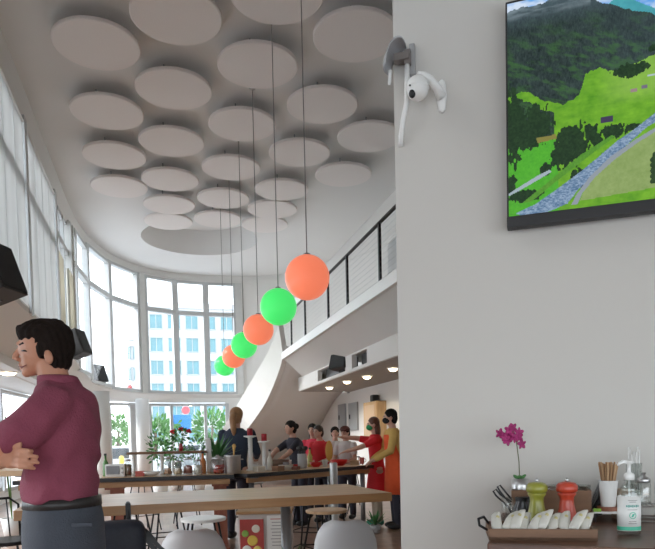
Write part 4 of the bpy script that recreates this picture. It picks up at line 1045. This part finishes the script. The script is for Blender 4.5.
for i,(px,yl,s_,c_,lab) in enumerate([(259,.2,(.12,.1,.06),(.55,.50,.42),'small cream food box at the left corner of the children\'s table'),(278,.15,(.14,.1,.05),(.28,.15,.09),'small brown food box at the front of the children\'s table'),(296,.12,(.10,.08,.035),(.18,.07,.05),'flat dark brown box before the grey canister'),(355,.3,(.15,.12,.06),(.5,.33,.2),'wooden box at the right end of the children\'s table'),(288,.62,(.22,.1,.1),(.62,.58,.52),'pale carton at the back of the children\'s table'),(140,.2,(.12,.1,.05),(.5,.12,.1),'red and white food box left of the jars')]):
    p=(on1 if px<243 else on2)(px,yl); t=thing('food_box',lab,'box',p,B2A+.2*i,'food boxes on the prep tables')
    b=B(); box(b,(0,0,s_[2]/2),s_); bev(b,.004); obj('carton',b,mat('boxc_%d'%i,c_,.7),t); b=B(); box(b,(0,0,s_[2]+.004),(s_[0]*1.04,s_[1]*1.04,.012)); obj('lid',b,mat('boxl_%d'%i,tuple(min(1,x*1.25) for x in c_),.7),t)
for i,(px,yl,kind,c_,lab) in enumerate([(106,.45,'bottle',(.08,.20,.06),'dark green glass bottle left of the small white oven'),(126,.68,'cup',(.62,.6,.56),'white cup behind the yellow and white box, left table'),(203.5,.35,'bottle',(.55,.18,.05),'orange bottle between the jars and the white appliance'),(224,.5,'cup',(.5,.1,.08),'red cup behind the steel pot'),(256,.35,'cup',(.62,.6,.56),'white cup between the two pedestals'),(270,.3,'bottle',(.60,.57,.50),'pale bottle right of the lower pedestal'),(286,.25,'cup',(.30,.30,.31),'grey cup at the front of the children\'s table'),(310,.55,'bottle',(.5,.45,.12),'yellowish oil bottle right of the grey canister'),(325,.3,'cup',(.62,.6,.56),'white cup left of the steel post'),(362,.4,'cup',(.45,.10,.08),'red cup near the girl\'s hands')]):
    p=(on1 if px<243 else on2)(px,yl); t=thing('drink_'+kind,lab,kind,p,0,'bottles and cups on the prep tables')
    if kind=='cup':
        b=B(); lathe(b,[(.03,0),(.042,.10),(.038,.10),(.027,.006),(.001,.005)],18,cap=False); obj('cup_body',b,mat('cupc_%d'%i,c_,.5),t,True)
        b=B(); tube(b,[(.038,0,.08),(.065,0,.07),(.062,0,.035),(.034,0,.025)],.005,8); obj('handle',b,mat('cupc_%d'%i,c_,.5),t,True)
    else:
        b=B(); lathe(b,[(.034,0),(.036,.01),(.036,.15),(.014,.20),(.013,.25)],18); obj('bottle_body',b,mat('cupc_%d'%i,c_,.25),t,True)
        b=B(); lathe(b,[(.016,.25),(.016,.275)],14); obj('cap',b,BLACK,t,True)
# yellow board held by child
p=on2(329.5,.78); b=B(); ell(b,(0,0,.13),(.06,.012,.16),seg=20); tag(obj('cutting_board',b,mat('yellow_board',(.60,.36,.08),.6),None,True,(p.x,p.y,1.03)),'yellow oval board held upright by the child in pale shirt','board')
# ------------------------------------------------------------ far right wall items
def onwall(px,py): return onx(px,py,4.92)
for k,(a,c_) in enumerate([((339.5,405),(347,430)),((350,403.5),(359,430))]):
    p0=onwall(a[0],a[1]); p1=onwall(c_[0],c_[1]); y0,y1=sorted((p0.y,p1.y)); z1=p0.z; z0=p1.z
    t=thing('electrical_panel',['tall grey panel cover on the far right wall, left of two','tall grey panel cover on the far right wall, right of two'][k],'panel',(4.89,(y0+y1)/2,(z0+z1)/2),0,'grey panel covers on the right wall')
    b=B(); box(b,(0,0,0),(.05,y1-y0,z1-z0)); bev(b,.008); obj('door',b,mat('panel_grey',(.33,.34,.35),.5),t)
    b=B(); box(b,(-.035,(y1-y0)*.3,0),(.02,.05,.12)); obj('latch',b,BMET,t)
p0=onwall(373,403); p1=onwall(387,445); 
t=thing('wall_cabinet','narrow pine cabinet on the right wall above the girl in red','cabinet',(4.8,(p0.y+p1.y)/2,p1.z),0)
w_=abs(p0.y-p1.y); h=p0.z-p1.z
b=B(); box(b,(0,0,h/2),(.24,w_,h)); bev(b,.006); obj('body',b,PINE,t); b=B(); box(b,(-.125,0,h/2),(.012,w_*.8,h*.85)); obj('door',b,mat('cab_door',(.62,.45,.30),.6),t)
b=B(); box(b,(0,0,.09),(.16,.2,.16)); bev(b,.03); o=obj('small_speaker',b,BLACK,None,False,(4.8,(p0.y+p1.y)/2,p0.z-.01)); tag(o,'small black speaker on top of the pine wall cabinet','speaker')
p=onwall(400,440); d=sempty('door_1',(4.90,12.0,0)); b=B(); box(b,(0,0,1.05),(.06,.95,2.1)); obj('door_leaf',b,wood('door_brown',(.14,.09,.065),(.2,.13,.1),.5,axis='Z'),d)
b=B(); box(b,(-.01,-.52,1.08),(.1,.09,2.2)); box(b,(-.01,.52,1.08),(.1,.09,2.2)); box(b,(-.01,0,2.15),(.1,1.1,.09)); obj('door_frame',b,mat('door_trim',(.12,.09,.07),.5),d)
b=B(); ell(b,(-.06,.38,1.05),(.03,.03,.03),seg=12); obj('door_handle',b,STEEL,d,True)
b=B(); box(b,(0,0,0),(.05,.12,.12)); p=onwall(349,391); tag(obj('wall_sensor',b,GREYP,None,False,(4.9,p.y,p.z)),'small box sensor high on the far right wall under the soffit','sensor')
# ------------------------------------------------------------ sideboard and its things
SBZ=1.095
def sp(px,py): return onz(px,py,SBZ)
p0=onz(487,543.5,SBZ)
# project to wall frame
def wf(p): v=p-PE; return v.dot(WD),v.dot(WN)
s0,d0_=wf(p0); depth_=d0_
sbo=PE+WD*s0
side=thing('sideboard','dark walnut sideboard along the white wall under the television','sideboard',(sbo.x,sbo.y,0),WA)
LS=1.5; dpt=depth_-.004
b=B(); box(b,(LS/2,-dpt/2-.002,SBZ-.02),(LS,dpt,.04)); bev(b,.004); obj('top',b,DARKW,side)
b=B(); box(b,(LS/2,-dpt/2,SBZ/2-.02),(LS-.06,dpt-.04,SBZ-.045)); obj('body',b,DARKW,side)
for k in range(3):
    b=B(); box(b,(.26+k*.49,-dpt+.012,.55),(.46,.02,.92)); bev(b,.004); o=obj('door',b,DARKW,side)
    b=B(); tube(b,[(.44+k*.49,-dpt-.012,.5),(.44+k*.49,-dpt-.012,.65)],.006,8); obj('handle',b,STEEL,o)
def onside(px,py): q=sp(px,py); return (q.x,q.y,SBZ)
# tray
a_=sp(489,540.5); c_=sp(598,541.5); tv_=c_-a_; ta=math.atan2(tv_.y,tv_.x); tl_=tv_.length
# keep the tray on the top
tr=thing('wooden_tray','brown wooden tray of wrapped cutlery at the front of the sideboard','tray',(a_.x,a_.y,SBZ),ta)
TW=.15; th=.028
b=B(); box(b,(tl_/2,TW/2,.004),(tl_,TW,.008)); 
obj('base',b,CRATEW,tr)
for k,(c__,s__) in enumerate([((tl_/2,.004,th/2),(tl_,.008,th)),((tl_/2,TW-.004,th/2),(tl_,.008,th)),((.004,TW/2,th/2),(.008,TW-.016,th)),((tl_-.004,TW/2,th/2),(.008,TW-.016,th)),((tl_*.66,TW/2,th/2),(.006,TW-.016,th*.9))]):
    b=B(); box(b,c__,s__); obj('side_board',b,CRATEW,tr)
b=B(); tube(b,[(.0,.05,.018),(-.02,.05,.03),(-.022,.06,.045),(-.008,.08,.048),(.004,.10,.03)],.0035,8); obj('handle',b,BMET,tr,True)
def T_(x,y,z): c,s=math.cos(ta),math.sin(ta); return (a_.x+x*c-y*s,a_.y+x*s+y*c,SBZ+z)
k=0
pk0=None
NAP=mat('white_napkin',(.70,.68,.62),.8,var=.06,scale=40,bump=.3)
for i,u in enumerate([.09,.17,.25,.33,.41,.50,.60]+[.72,.80,.89]):
    lab=('white paper wrapped cutlery roll in the wooden tray, '+['leftmost roll','second roll from the left','third roll from the left','fourth roll from the left','fifth roll from the left','sixth roll from the left','seventh roll from the left','first roll right of the divider','second roll right of the divider','last roll at the right end'][i])
    if pk0 is None:
        t=thing('cutlery_roll',lab,'cutlery roll',T_(u*tl_,.03,.02),ta,'wrapped cutlery rolls in the tray')
        b=B(); loft(b,[((0,0,0),.010,.004,0),((0,0,.010),.0135,.008,0),((0,0,.05),.0135,.010,0),((.002,0,.080),.012,.007,0),((.006,0,.098),.007,.003,0),((.009,0,.103),.003,.001,0)],10)
        bmesh.ops.transform(b,matrix=Matrix.Rotation(-1.22,4,'X'),verts=b.verts); obj('wrapper',b,NAP,t,True)
        b=B(); loft(b,[((.004,-.0012,.052),.006,.0098,0),((.004,-.0012,.062),.006,.0096,0)],14); bmesh.ops.transform(b,matrix=Matrix.Rotation(-1.22,4,'X'),verts=b.verts); obj('paper_band',b,mat('yellow_band',(.62,.55,.25),.7),t)
        pk0=t
    else: dup(pk0,T_(u*tl_,.028+.006*(i%2),.018+.004*((i*7)%3)),ta+(-.42+.24*((i*5)%4)/3),lab)
# pepper mills
def mill(px,py,m_,lab,sc=1.0):
    t=thing('pepper_mill',lab,'pepper mill',onside(px,py),0,'pepper mills on the sideboard')
    S=lambda L_: [(r*sc,z*sc) for r,z in L_]
    b=B(); lathe(b,S([(.028,0),(.030,.004),(.030,.012),(.026,.03),(.0205,.055),(.018,.072),(.019,.082),(.024,.090),(.024,.094)]),32); obj('body',b,m_,t,True)
    b=B(); lathe(b,S([(.018,.094),(.027,.097),(.0285,.106),(.0275,.114),(.022,.121),(.010,.124)]),32); obj('head',b,m_,t,True)
    b=B(); lathe(b,S([(.004,.123),(.006,.128),(.005,.133),(.001,.135)]),14); obj('knob',b,STEEL,t,True)
mill(537,527,mat('olive_lacquer',(.27,.27,.035),.35,coat=.3),'olive green wooden pepper mill, left of the red one',1.0)
mill(567,527,mat('red_lacquer',(.52,.055,.025),.35,coat=.3),'orange red wooden pepper mill, right of the green one',1.0)
# crate behind
q0=sp(512,519); q1=sp(590,519)
s_a,_=wf(q0); s_b,_=wf(q1); cr0=PE+WD*s_a+WN*.19
cl_=s_b-s_a
cr_=thing('wooden_crate','low brown wooden crate against the wall behind the pepper mills','crate',(cr0.x,cr0.y,SBZ),WA)
for c__,s__ in [((cl_/2,.0,.045),(cl_,.008,.09)),((cl_/2,.14,.045),(cl_,.008,.09)),((.004,.07,.045),(.008,.132,.09)),((cl_-.004,.07,.045),(.008,.132,.09)),((cl_/2,.07,.005),(cl_,.13,.008))]:
    b=B(); box(b,c__,s__); obj('side_board',b,CRATEW,cr_)
def Wl_(s,d,z): p=PE+WD*s+WN*d; return (p.x,p.y,z)
# glass tumblers inside crate
for k,f in enumerate([.55,.75,.9]):
    b=B(); lathe(b,[(.022,0),(.026,.09),(.024,.09),(.02,.006),(.001,.004)],18,cap=False); o=obj('drinking_glass',b,JAR,None,True,Wl_(s_a+cl_*f,.12,SBZ+.011)); tag(o,['clear glass in the crate, between the two mills','clear glass in the crate, behind the red mill','clear glass in the crate at its right end'][k],'glass','glasses in the crate')
# orchid
oq=dep(520,491,1.98); sO,_=wf(oq)
t=thing('potted_orchid','magenta orchid in a silver pot above the crate\'s left end','orchid',Wl_(sO,.13,SBZ+.0125))
b=B(); lathe(b,[(.016,0),(.023,.04),(.027,.085),(.023,.108),(.020,.108)],20); obj('pot',b,STEEL,t,True)
b=B(); tube(b,[(0,0,.10),(-.002,0,.16),(-.010,0,.22),(-.026,0,.256)],.0016,8); obj('stem',b,mat('stem_olive',(.12,.13,.06),.6),t,True)
for k,(x,z) in enumerate([(-.030,.292),(-.056,.284),(-.042,.302),(-.022,.308),(-.004,.294),(-.024,.278),(.008,.258),(-.044,.270),(-.010,.280),(-.066,.292)]):
    b=B()
    for j in range(5):
        a__=j*2*PI/5+k*.7; rr_=.0075; M=Matrix.Translation((x+rr_*math.cos(a__),-.006*(k%3),z-.045+rr_*math.sin(a__)))@Matrix.Rotation(-a__,4,'Y')@Matrix.Rotation(.4*((j+k)%3-1),4,'X'); q=bmesh.ops.create_uvsphere(b,u_segments=8,v_segments=6,radius=1); bmesh.ops.transform(b,matrix=M@Matrix.Diagonal((.0092,.0016,.0058,1)),verts=q['verts'])
    ell(b,(x,-.006*(k%3)-.002,z-.045),.002,seg=8)
    obj('flower',b,mat('magenta_petal',(.33,.015,.13),.6,var=.3,scale=60),t,True)
b=B()
for j in range(3): ell(b,(-.012+.012*j,0,.113),(.012,.005,.005),Matrix.Rotation(.6-.6*j,4,'Y'),seg=10)
obj('leaves',b,mat('leaf_green',(.06,.2,.05)),t,True)
# black pitcher + tongs
t=thing('black_pitcher','small round black pitcher left of the green mill','pitcher',onside(523,523))
b=B(); lathe(b,[(.022,0),(.03,.02),(.03,.04),(.02,.06),(.023,.075)],20); obj('body',b,mat('black_glaze',(.012,.012,.014),.25),t,True)
b=B(); tube(b,[(.02,0,.07),(.045,0,.06),(.045,0,.03),(.028,0,.02)],.004,8); obj('handle',b,BLACK,t,True)
q=dep(514,502,1.84); t=thing('tongs','black wire tongs leaning out left of the crate','tongs',onside(515,520),WA)
for k in (0,1):
    b=B(); dx=-.012*k; tube(b,[(.0,0,.0),(-.008+dx,0,.04),(-.042+dx,-.003,.085-.012*k),(-.050+dx,-.004,.10-.014*k),(-.042+dx,-.002,.104-.012*k),(-.030+dx,0,.088-.012*k),(0.004,.004,.045)],.0028,8); obj('arm',b,BLACK,t,True)
b=B(); lathe(b,[(.016,0),(.02,.05),(.018,.07),(.014,.07)],16); tag(obj('small_glass_jar',b,JAR,None,True,onside(508,521)),'small clear glass at the left end of the crate','glass')
# menus (slanted grey cards)
q=onside(592,517); t=thing('menu_holder','black holder of slanted grey menu cards right of the red mill','menu holder',q,WA-.35)
M=Matrix.Rotation(.38,4,'Y')
b=B(); box(b,(.0,0,.045),(.006,.10,.09)); bmesh.ops.transform(b,matrix=M,verts=b.verts); bmesh.ops.translate(b,vec=(.012,0,.003),verts=b.verts); obj('back_plate',b,BLACK,t)
for k in range(3):
    b=B(); box(b,(-.006-.005*k,0,.065),(.0025,.085,.105-.008*k)); bmesh.ops.transform(b,matrix=M,verts=b.verts); bmesh.ops.translate(b,vec=(.008,0,.006),verts=b.verts); obj('card',b,mat('grey_card',(.30,.30,.30),.6),t)
# riser + stir stick cup
q=onside(612,522); t=thing('cup_riser','low riser with white top and black wire legs under the stirrer cup','riser',q,WA)
b=B(); box(b,(0,.02,.028),(.10,.07,.005)); obj('plate',b,WHITE,t)
for sx in (-1,1):
    for sy in (-.012,.052):
        b=B(); tube(b,[(sx*.045,sy,0),(sx*.045,sy,.026)],.002,6); obj('leg',b,BMET,t)
b=B(); box(b,(-.04,-.014,.035),(.02,.008,.009)); obj('green_tag',b,mat('lime',(.25,.5,.05),.6),t)
c,s=math.cos(WA),math.sin(WA)
q2=(q[0]-.008*c-.02*s,q[1]-.008*s+.02*c,SBZ+.031)
t=thing('stirrer_cup','white paper cup on a wooden base packed with wooden stir sticks','cup',q2)
b=B(); lathe(b,[(.03,0),(.03,.012)],20); obj('wooden_base',b,mat('reddish_base',(.25,.09,.05),.5),t)
b=B(); lathe(b,[(.0195,.012),(.0265,.085),(.0275,.087),(.025,.085),(.018,.016),(.001,.015)],24,cap=False); obj('cup_body',b,WHITE,t,True)
for k in range(28):
    a__=k*2.4; r=.016*math.sqrt(k/28); b=B(); p0=Vector((r*.5*math.cos(a__),r*.5*math.sin(a__),.02)); p1=Vector((r*1.75*math.cos(a__),r*1.75*math.sin(a__),.136+.004*math.sin(k))); 
    tube(b,[p0,p1],.0028,4); obj('stir_stick',b,mat('stick_wood_%d'%(k%3),[(.42,.25,.13),(.32,.18,.09),(.5,.32,.18)][k%3],.7),t)
b=B(); box(b,(0,0,.045),(.045,.04,.09)); bev(b,.004); tag(obj('kraft_box',b,mat('kraft',(.42,.29,.20),.7),None,False,onside(622,519)),'small kraft coloured box between the stirrer cup and the sanitizer','box')
# sanitizer
q=onside(629,535); t=thing('sanitizer_bottle','clear pump bottle of hand sanitizer with white and green label','bottle',q,WA+.3)
b=B(); loft(b,[((0,0,0),.024,.018,0),((0,0,.004),.0275,.020,0),((0,0,.10),.0275,.020,0),((0,0,.120),.020,.016,0),((0,0,.130),.011,.011,0),((0,0,.137),.011,.011,0)],32); obj('bottle_body',b,glass('clear_plastic',(.90,.93,.92),.14),t,True)
b=B(); loft(b,[((0,0,.012),.0281,.0206,0),((0,0,.098),.0281,.0206,0)],40); lb_=obj('label',b,mat('label_white',(.74,.74,.72),.5,var=.01),t,True)
b=B(); loft(b,[((0,0,.014),.0284,.0209,0),((0,0,.023),.0284,.0209,0)],40); obj('green_band',b,mat('teal_print',(.08,.50,.34),.5),lb_)
def onlab(bm,x,z,w__,h__):
    a0=-PI/2; n_=4
    lo_=[];hi_=[]
    for i in range(n_+1):
        xx_=x-w__/2+w__*i/n_; yy_=-.0212*math.sqrt(max(0,1-(xx_/.0287)**2)); lo_.append(bm.verts.new((xx_,yy_,z-h__/2))); hi_.append(bm.verts.new((xx_,yy_,z+h__/2)))
    for i in range(n_): bm.faces.new((lo_[i],lo_[i+1],hi_[i+1],hi_[i]))
b=B()
for k in range(7): onlab(b,-.0135+.0045*k,.074,.0032,.006 if k%2 else .0045)
obj('brand_lettering',b,mat('teal_dark',(.10,.36,.30),.5),lb_,norm=False)
b=B(); 
for k,(w__,z) in enumerate([(.022,.088),(.016,.084),(.024,.065),(.018,.036),(.020,.031)]): onlab(b,0,z,w__,.0014)
obj('small_print',b,mat('print_grey',(.3,.3,.3)),lb_,norm=False)
b=B()
for k in range(16):
    a0_,a1_=2*PI*k/16,2*PI*(k+1)/16
    f=lambda a,r: (r*math.cos(a),-.0216*math.sqrt(1-(r*math.cos(a)/.0287)**2),.051+r*math.sin(a))
    b.faces.new([b.verts.new(v_) for v_ in (f(a0_,.0085),f(a1_,.0085),f(a1_,.0068),f(a0_,.0068))])
b.faces.new([b.verts.new(v_) for v_ in (( -.004,-.0216,.047),(.001,-.0216,.0475),(.005,-.0214,.055),(-.001,-.0216,.0545))])
obj('leaf_emblem',b,mat('teal_print',(.08,.50,.34)),lb_,norm=False)
b=B(); lathe(b,[(.0125,.137),(.0125,.150),(.009,.154),(.0045,.156),(.004,.176),(.010,.178),(.010,.184)],20); tube(b,[(0,0,.181),(-.016,-.004,.183),(-.027,-.006,.179),(-.029,-.006,.173)],[.005,.0045,.0035,.003],10); obj('pump',b,WHITE,t,True)
b=B(); tube(b,[(0,0,.136),(.002,0,.012)],.0025,8); obj('dip_tube',b,WHITE,t,True)
b=B(); lathe(b,[(.016,.098),(.019,.116),(.012,.126)],20); obj('liquid',b,JAR,t,True)
# tall glass tube of straws
q=onside(634,519); t=thing('straw_tube','tall clear tube of white straws behind the sanitizer','straws',q)
b=B(); lathe(b,[(.022,0),(.022,.165),(.0205,.165),(.0205,.005),(.001,.004)],24,cap=False); obj('tube',b,JAR,t,True)
for k in range(9):
    a__=k*.9; r=.014 if k else 0; b=B(); tube(b,[(r*math.cos(a__)*.8,r*math.sin(a__)*.8,.006),(r*math.cos(a__),r*math.sin(a__),.19+.022*((k*5)%4)/3)],.0026,8); obj('straw',b,WHITE,t,True)
# wire rack with glass jar at right edge
q=onside(655,521); t=thing('wire_rack','low steel wire rack at the right edge of the sideboard','rack',q,WA)
b=B()
for z in (.003,.045):
    tube(b,[(-.06,-.04,z),(.07,-.04,z),(.07,.05,z),(-.06,.05,z),(-.06,-.04,z)],.0022,6)
for k in range(9): tube(b,[(-.06+.016*k,-.04,.045),(-.06+.016*k,.05,.045)],.0015,6)
obj('wire_grid',b,STEEL,t)
for sx,sy in ((-.06,-.04),(.07,-.04),(.07,.05),(-.06,.05)):
    b=B(); tube(b,[(sx,sy,0),(sx,sy,.048)],.003,6); obj('leg',b,STEEL,t)
z0=SBZ+.0475
for k,(dx,r,h,lab) in enumerate([(-.03,.02,.055,'short glass jar with steel lid on the wire rack, left one'),(.025,.026,.06,'wider glass jar with steel lid on the wire rack at the photo edge')]):
    p_=(q[0]+dx*c,q[1]+dx*s,z0); t=thing('lidded_jar',lab,'jar',p_,0,'lidded jars on the wire rack')
    b=B(); lathe(b,[(r*.9,0),(r,.006),(r,h),(r*.8,h+.008)],20); obj('jar_body',b,JAR,t,True)
    b=B(); lathe(b,[(r*.85,h+.008),(r*.9,h+.012),(r*.9,h+.02),(.006,h+.026),(.007,h+.036)],20); obj('lid',b,STEEL,t,True)
# ------------------------------------------------------------ outside
b=B(); 
outr=[Vector((-60,-20)),Vector((-60,140)),Vector((100,140)),Vector((100,-20))]
prism(b,outr,-.35,-.2); o=struct('street_ground',b,mat('asphalt',(.5,.5,.5),.9,var=.1,scale=.5))
DY=84.0
def facade(x0,x1,z1,floors,cols,lab,yy=DY,pale=(.52,.53,.53)):
    t=thing('office_building',lab,'building',((x0+x1)/2,yy,-.2))
    b=B(); w_=x1-x0; box(b,(0,7,z1/2),(w_,14,z1)); box(b,(0,7,z1+.3),(w_+.6,14.6,.6)); obj('wall',b,mat('facade_'+lab[:6],pale,.8,var=.03),t)
    fh=(z1-1.2)/floors; cw=w_/cols
    teal=mat('teal_glass',(.13,.27,.30),.2,var=.25,scale=.6); fr=mat('facade_frame',(.4,.42,.42),.6)
    for i in range(floors):
        for j in range(cols):
            cx_=-w_/2+cw*(j+.5); cz=.9+fh*(i+.5)
            f=B(); ww=cw*.7; hh=fh*.62
            for (c__,s__) in [((cx_,-.06,cz+hh/2),(ww+.1,.2,.1)),((cx_,-.06,cz-hh/2),(ww+.1,.2,.1)),((cx_-ww/2,-.06,cz),(.1,.2,hh)),((cx_+ww/2,-.06,cz),(.1,.2,hh)),((cx_,-.05,cz),(.08,.12,hh))]: box(f,c__,s__)
            fo=obj('window',f,fr,t); f=B(); box(f,(cx_,-.0,cz),(ww,.06,hh)); obj('pane',f,teal,fo)
    return t
pR=ony(147,330,DY); pRR=ony(240,330,DY); ptop=ony(200,309,DY).z
facade(pR.x,pRR.x+6,ptop+.2,6,8,'white office block with teal windows seen through the curved window')
pl_=ony(126,330,DY+6); facade(pl_.x,ony(141,330,DY+6).x,ony(130,340,DY+6).z+.2,5,3,'narrow white building left of the larger office block',DY+6)
def tree(x,y,h,r,lab,seed):
    t=thing('street_tree',lab,'tree',(x,y,-.2),0,'street trees outside')
    b=B(); tube(b,[(0,0,0),(.05,0,h*.4),(.1,.05,h*.75)],[.14,.11,.06],10); obj('trunk',b,mat('bark',(.12,.08,.06),.9),t,True)
    b=B(); leaves(b,(0,0,h*.72),(r,r,h*.3),650,.3,seed=seed); obj('crown',b,mat('tree_leaf',(.08,.22,.05),.7,var=.4,scale=3),t)
p=ony(155,470,32); tree(p.x,32,2.8,1.3,'small green street tree outside, left of the white column',4)
p=ony(212,470,36); tree(p.x,36,3.2,1.2,'green street tree outside, right behind the woman',5)
p=ony(118,470,38); tree(p.x,38,3.0,1.0,'green street tree outside behind the left lower window',6)
tree(-11,16,5.0,2.2,'green street tree outside the left aisle windows, nearer',9); tree(-12,23,5.5,2.3,'green street tree outside the left aisle windows, farther',10)
# blue sign & car
p=ony(182,422,33); t=thing('street_sign','blue rectangular street sign on a post outside the lower window','sign',(p.x,33,-.2))
b=B(); tube(b,[(0,0,0),(0,0,3.0)],.05,10); obj('post',b,GREYM,t); b=B(); box(b,(0,-.06,2.5),(.9,.05,.8)); bev(b,.02); obj('sign_face',b,mat('sign_blue',(.05,.22,.62),.5),t)
b=B(); lathe(b,[(.2,0),(.18,.03)],24,M=Matrix.Translation((0.2,-.06,3.12))@Matrix.Rotation(PI/2,4,'X')); obj('round_sign',b,mat('sign_red',(.75,.12,.14),.5),t)
def car(px,y,m_,lab,L_=4.3):
    p=ony(px,470,y); t=thing('parked_car',lab,'car',(p.x,y,-.2),0,'cars parked outside')
    b=B(); prof=[(-L_/2,.35),(-L_/2,.75),(-L_*.38,.9),(-L_*.22,1.4),(L_*.2,1.42),(L_*.36,.95),(L_/2,.8),(L_/2,.35)]
    f=[b.verts.new((x,-.85,z)) for x,z in prof]; g=[b.verts.new((x,.85,z)) for x,z in prof]; b.faces.new(f); b.faces.new(g[::-1])
    for i in range(8): b.faces.new((f[i],f[(i+1)%8],g[(i+1)%8],g[i]))
    bmesh.ops.recalc_face_normals(b,faces=b.faces); bev(b,.06); obj('car_body',b,m_,t)
    b=B(); 
    w_=[(-L_*.33,.93),(-L_*.2,1.33),(-.02*L_,1.34),(-.02*L_,.93)]; w2=[(.01*L_,.93),(.01*L_,1.34),(L_*.19,1.34),(L_*.30,.95)]
    for q in (w_,w2):
        a=[b.verts.new((x,-.86,z)) for x,z in q]; d=[b.verts.new((x,-.84,z)) for x,z in q]; b.faces.new(a); b.faces.new(d[::-1])
        for i in range(4): b.faces.new((a[i],a[(i+1)%4],d[(i+1)%4],d[i]))
    obj('side_window',b,mat('car_glass',(.05,.06,.07),.1),t)
    for sx in (-1,1):
        for sy in (-1,1):
            b=B(); lathe(b,[(.32,-.1),(.34,-.08),(.34,.08),(.32,.1)],24,M=Matrix.Translation((sx*L_*.3,sy*.78,.34))@Matrix.Rotation(PI/2,4,'X')); obj('wheel',b,BLACK,t,True)
car(110,27,mat('car_white',(.7,.7,.72),.3,coat=.5),'white car parked outside behind the lower left window')
car(200,34,mat('car_silver',(.4,.41,.43),.3,coat=.5),'silver car parked outside behind the flowers')
# yellow bollard and red ornament
p=ony(122,470,24.5); b=B(); lathe(b,[(.09,0),(.09,1.0),(.05,1.08)],16); tag(obj('bollard',b,mat('bollard_yellow',(.75,.52,.05),.6),None,True,(p.x,24.5,-.2)),'yellow bollard outside the lower left window','bollard')
p=dep(129.5,387.5,20.6); b=B(); ell(b,(0,0,0),(.085,.05,.085),seg=20); t=thing('red_ornament','red round ornament on the sill of the curved window','ornament',(p.x,p.y,p.z)); obj('ball',b,mat('ornament_red',(.72,.03,.03),.4),t,True)
b=B(); tube(b,[(0,0,-.08),(0,0,-.22)],.012,8); obj('stem',b,GREYM,t)
# ------------------------------------------------------------ light
W=bpy.data.worlds.new('world'); bpy.context.scene.world=W; W.use_nodes=True
n=W.node_tree.nodes; l=W.node_tree.links; bg=n['Background']
tc=n.new('ShaderNodeTexCoord'); sx=n.new('ShaderNodeSeparateXYZ'); cr=n.new('ShaderNodeValToRGB')
cr.color_ramp.elements[0].position=.0; cr.color_ramp.elements[0].color=(.60,.57,.53,1)
e=cr.color_ramp.elements.new(.495); e.color=(.60,.57,.53,1); e=cr.color_ramp.elements.new(.505); e.color=(.90,.96,1,1); cr.color_ramp.elements[-1].color=(.62,.80,1,1)
mp=n.new('ShaderNodeMapRange'); mp.inputs[1].default_value=-1; mp.inputs[2].default_value=1
l.new(tc.outputs['Generated'],sx.inputs[0]); l.new(sx.outputs[2],mp.inputs[0]); l.new(mp.outputs[0],cr.inputs[0])
nz=n.new('ShaderNodeTexNoise'); nz.inputs['Scale'].default_value=4; l.new(tc.outputs['Generated'],nz.inputs[0])
mx=n.new('ShaderNodeMix'); mx.data_type='RGBA'; mx.blend_type='SOFT_LIGHT'; mx.inputs[0].default_value=.25; l.new(cr.outputs[0],mx.inputs[6]); l.new(nz.outputs['Fac'],mx.inputs[7]); l.new(mx.outputs[2],bg.inputs[0])
bg.inputs[1].default_value=3.0
sl=bpy.data.lights.new('sun','SUN'); sl.energy=4.5; sl.angle=.5; sl.color=(1,1,1); sob=bpy.data.objects.new('sun',sl); C.objects.link(sob)
sob.location=(-20,-5,20); sob.rotation_euler=Vector((1,-.15,-.62)).to_track_quat('-Z','Y').to_euler()
sc=bpy.context.scene
sc.view_settings.view_transform='Standard'; sc.view_settings.look='None'; sc.view_settings.gamma=1; sc.view_settings.exposure=0.5
sc.view_settings.use_curve_mapping=False
sc.cycles.max_bounces=10; sc.cycles.diffuse_bounces=6; sc.cycles.transparent_max_bounces=16
sc.cycles.caustics_reflective=False; sc.cycles.caustics_refractive=False
sc.cycles.use_denoising=True
sc.cycles.sample_clamp_indirect=6
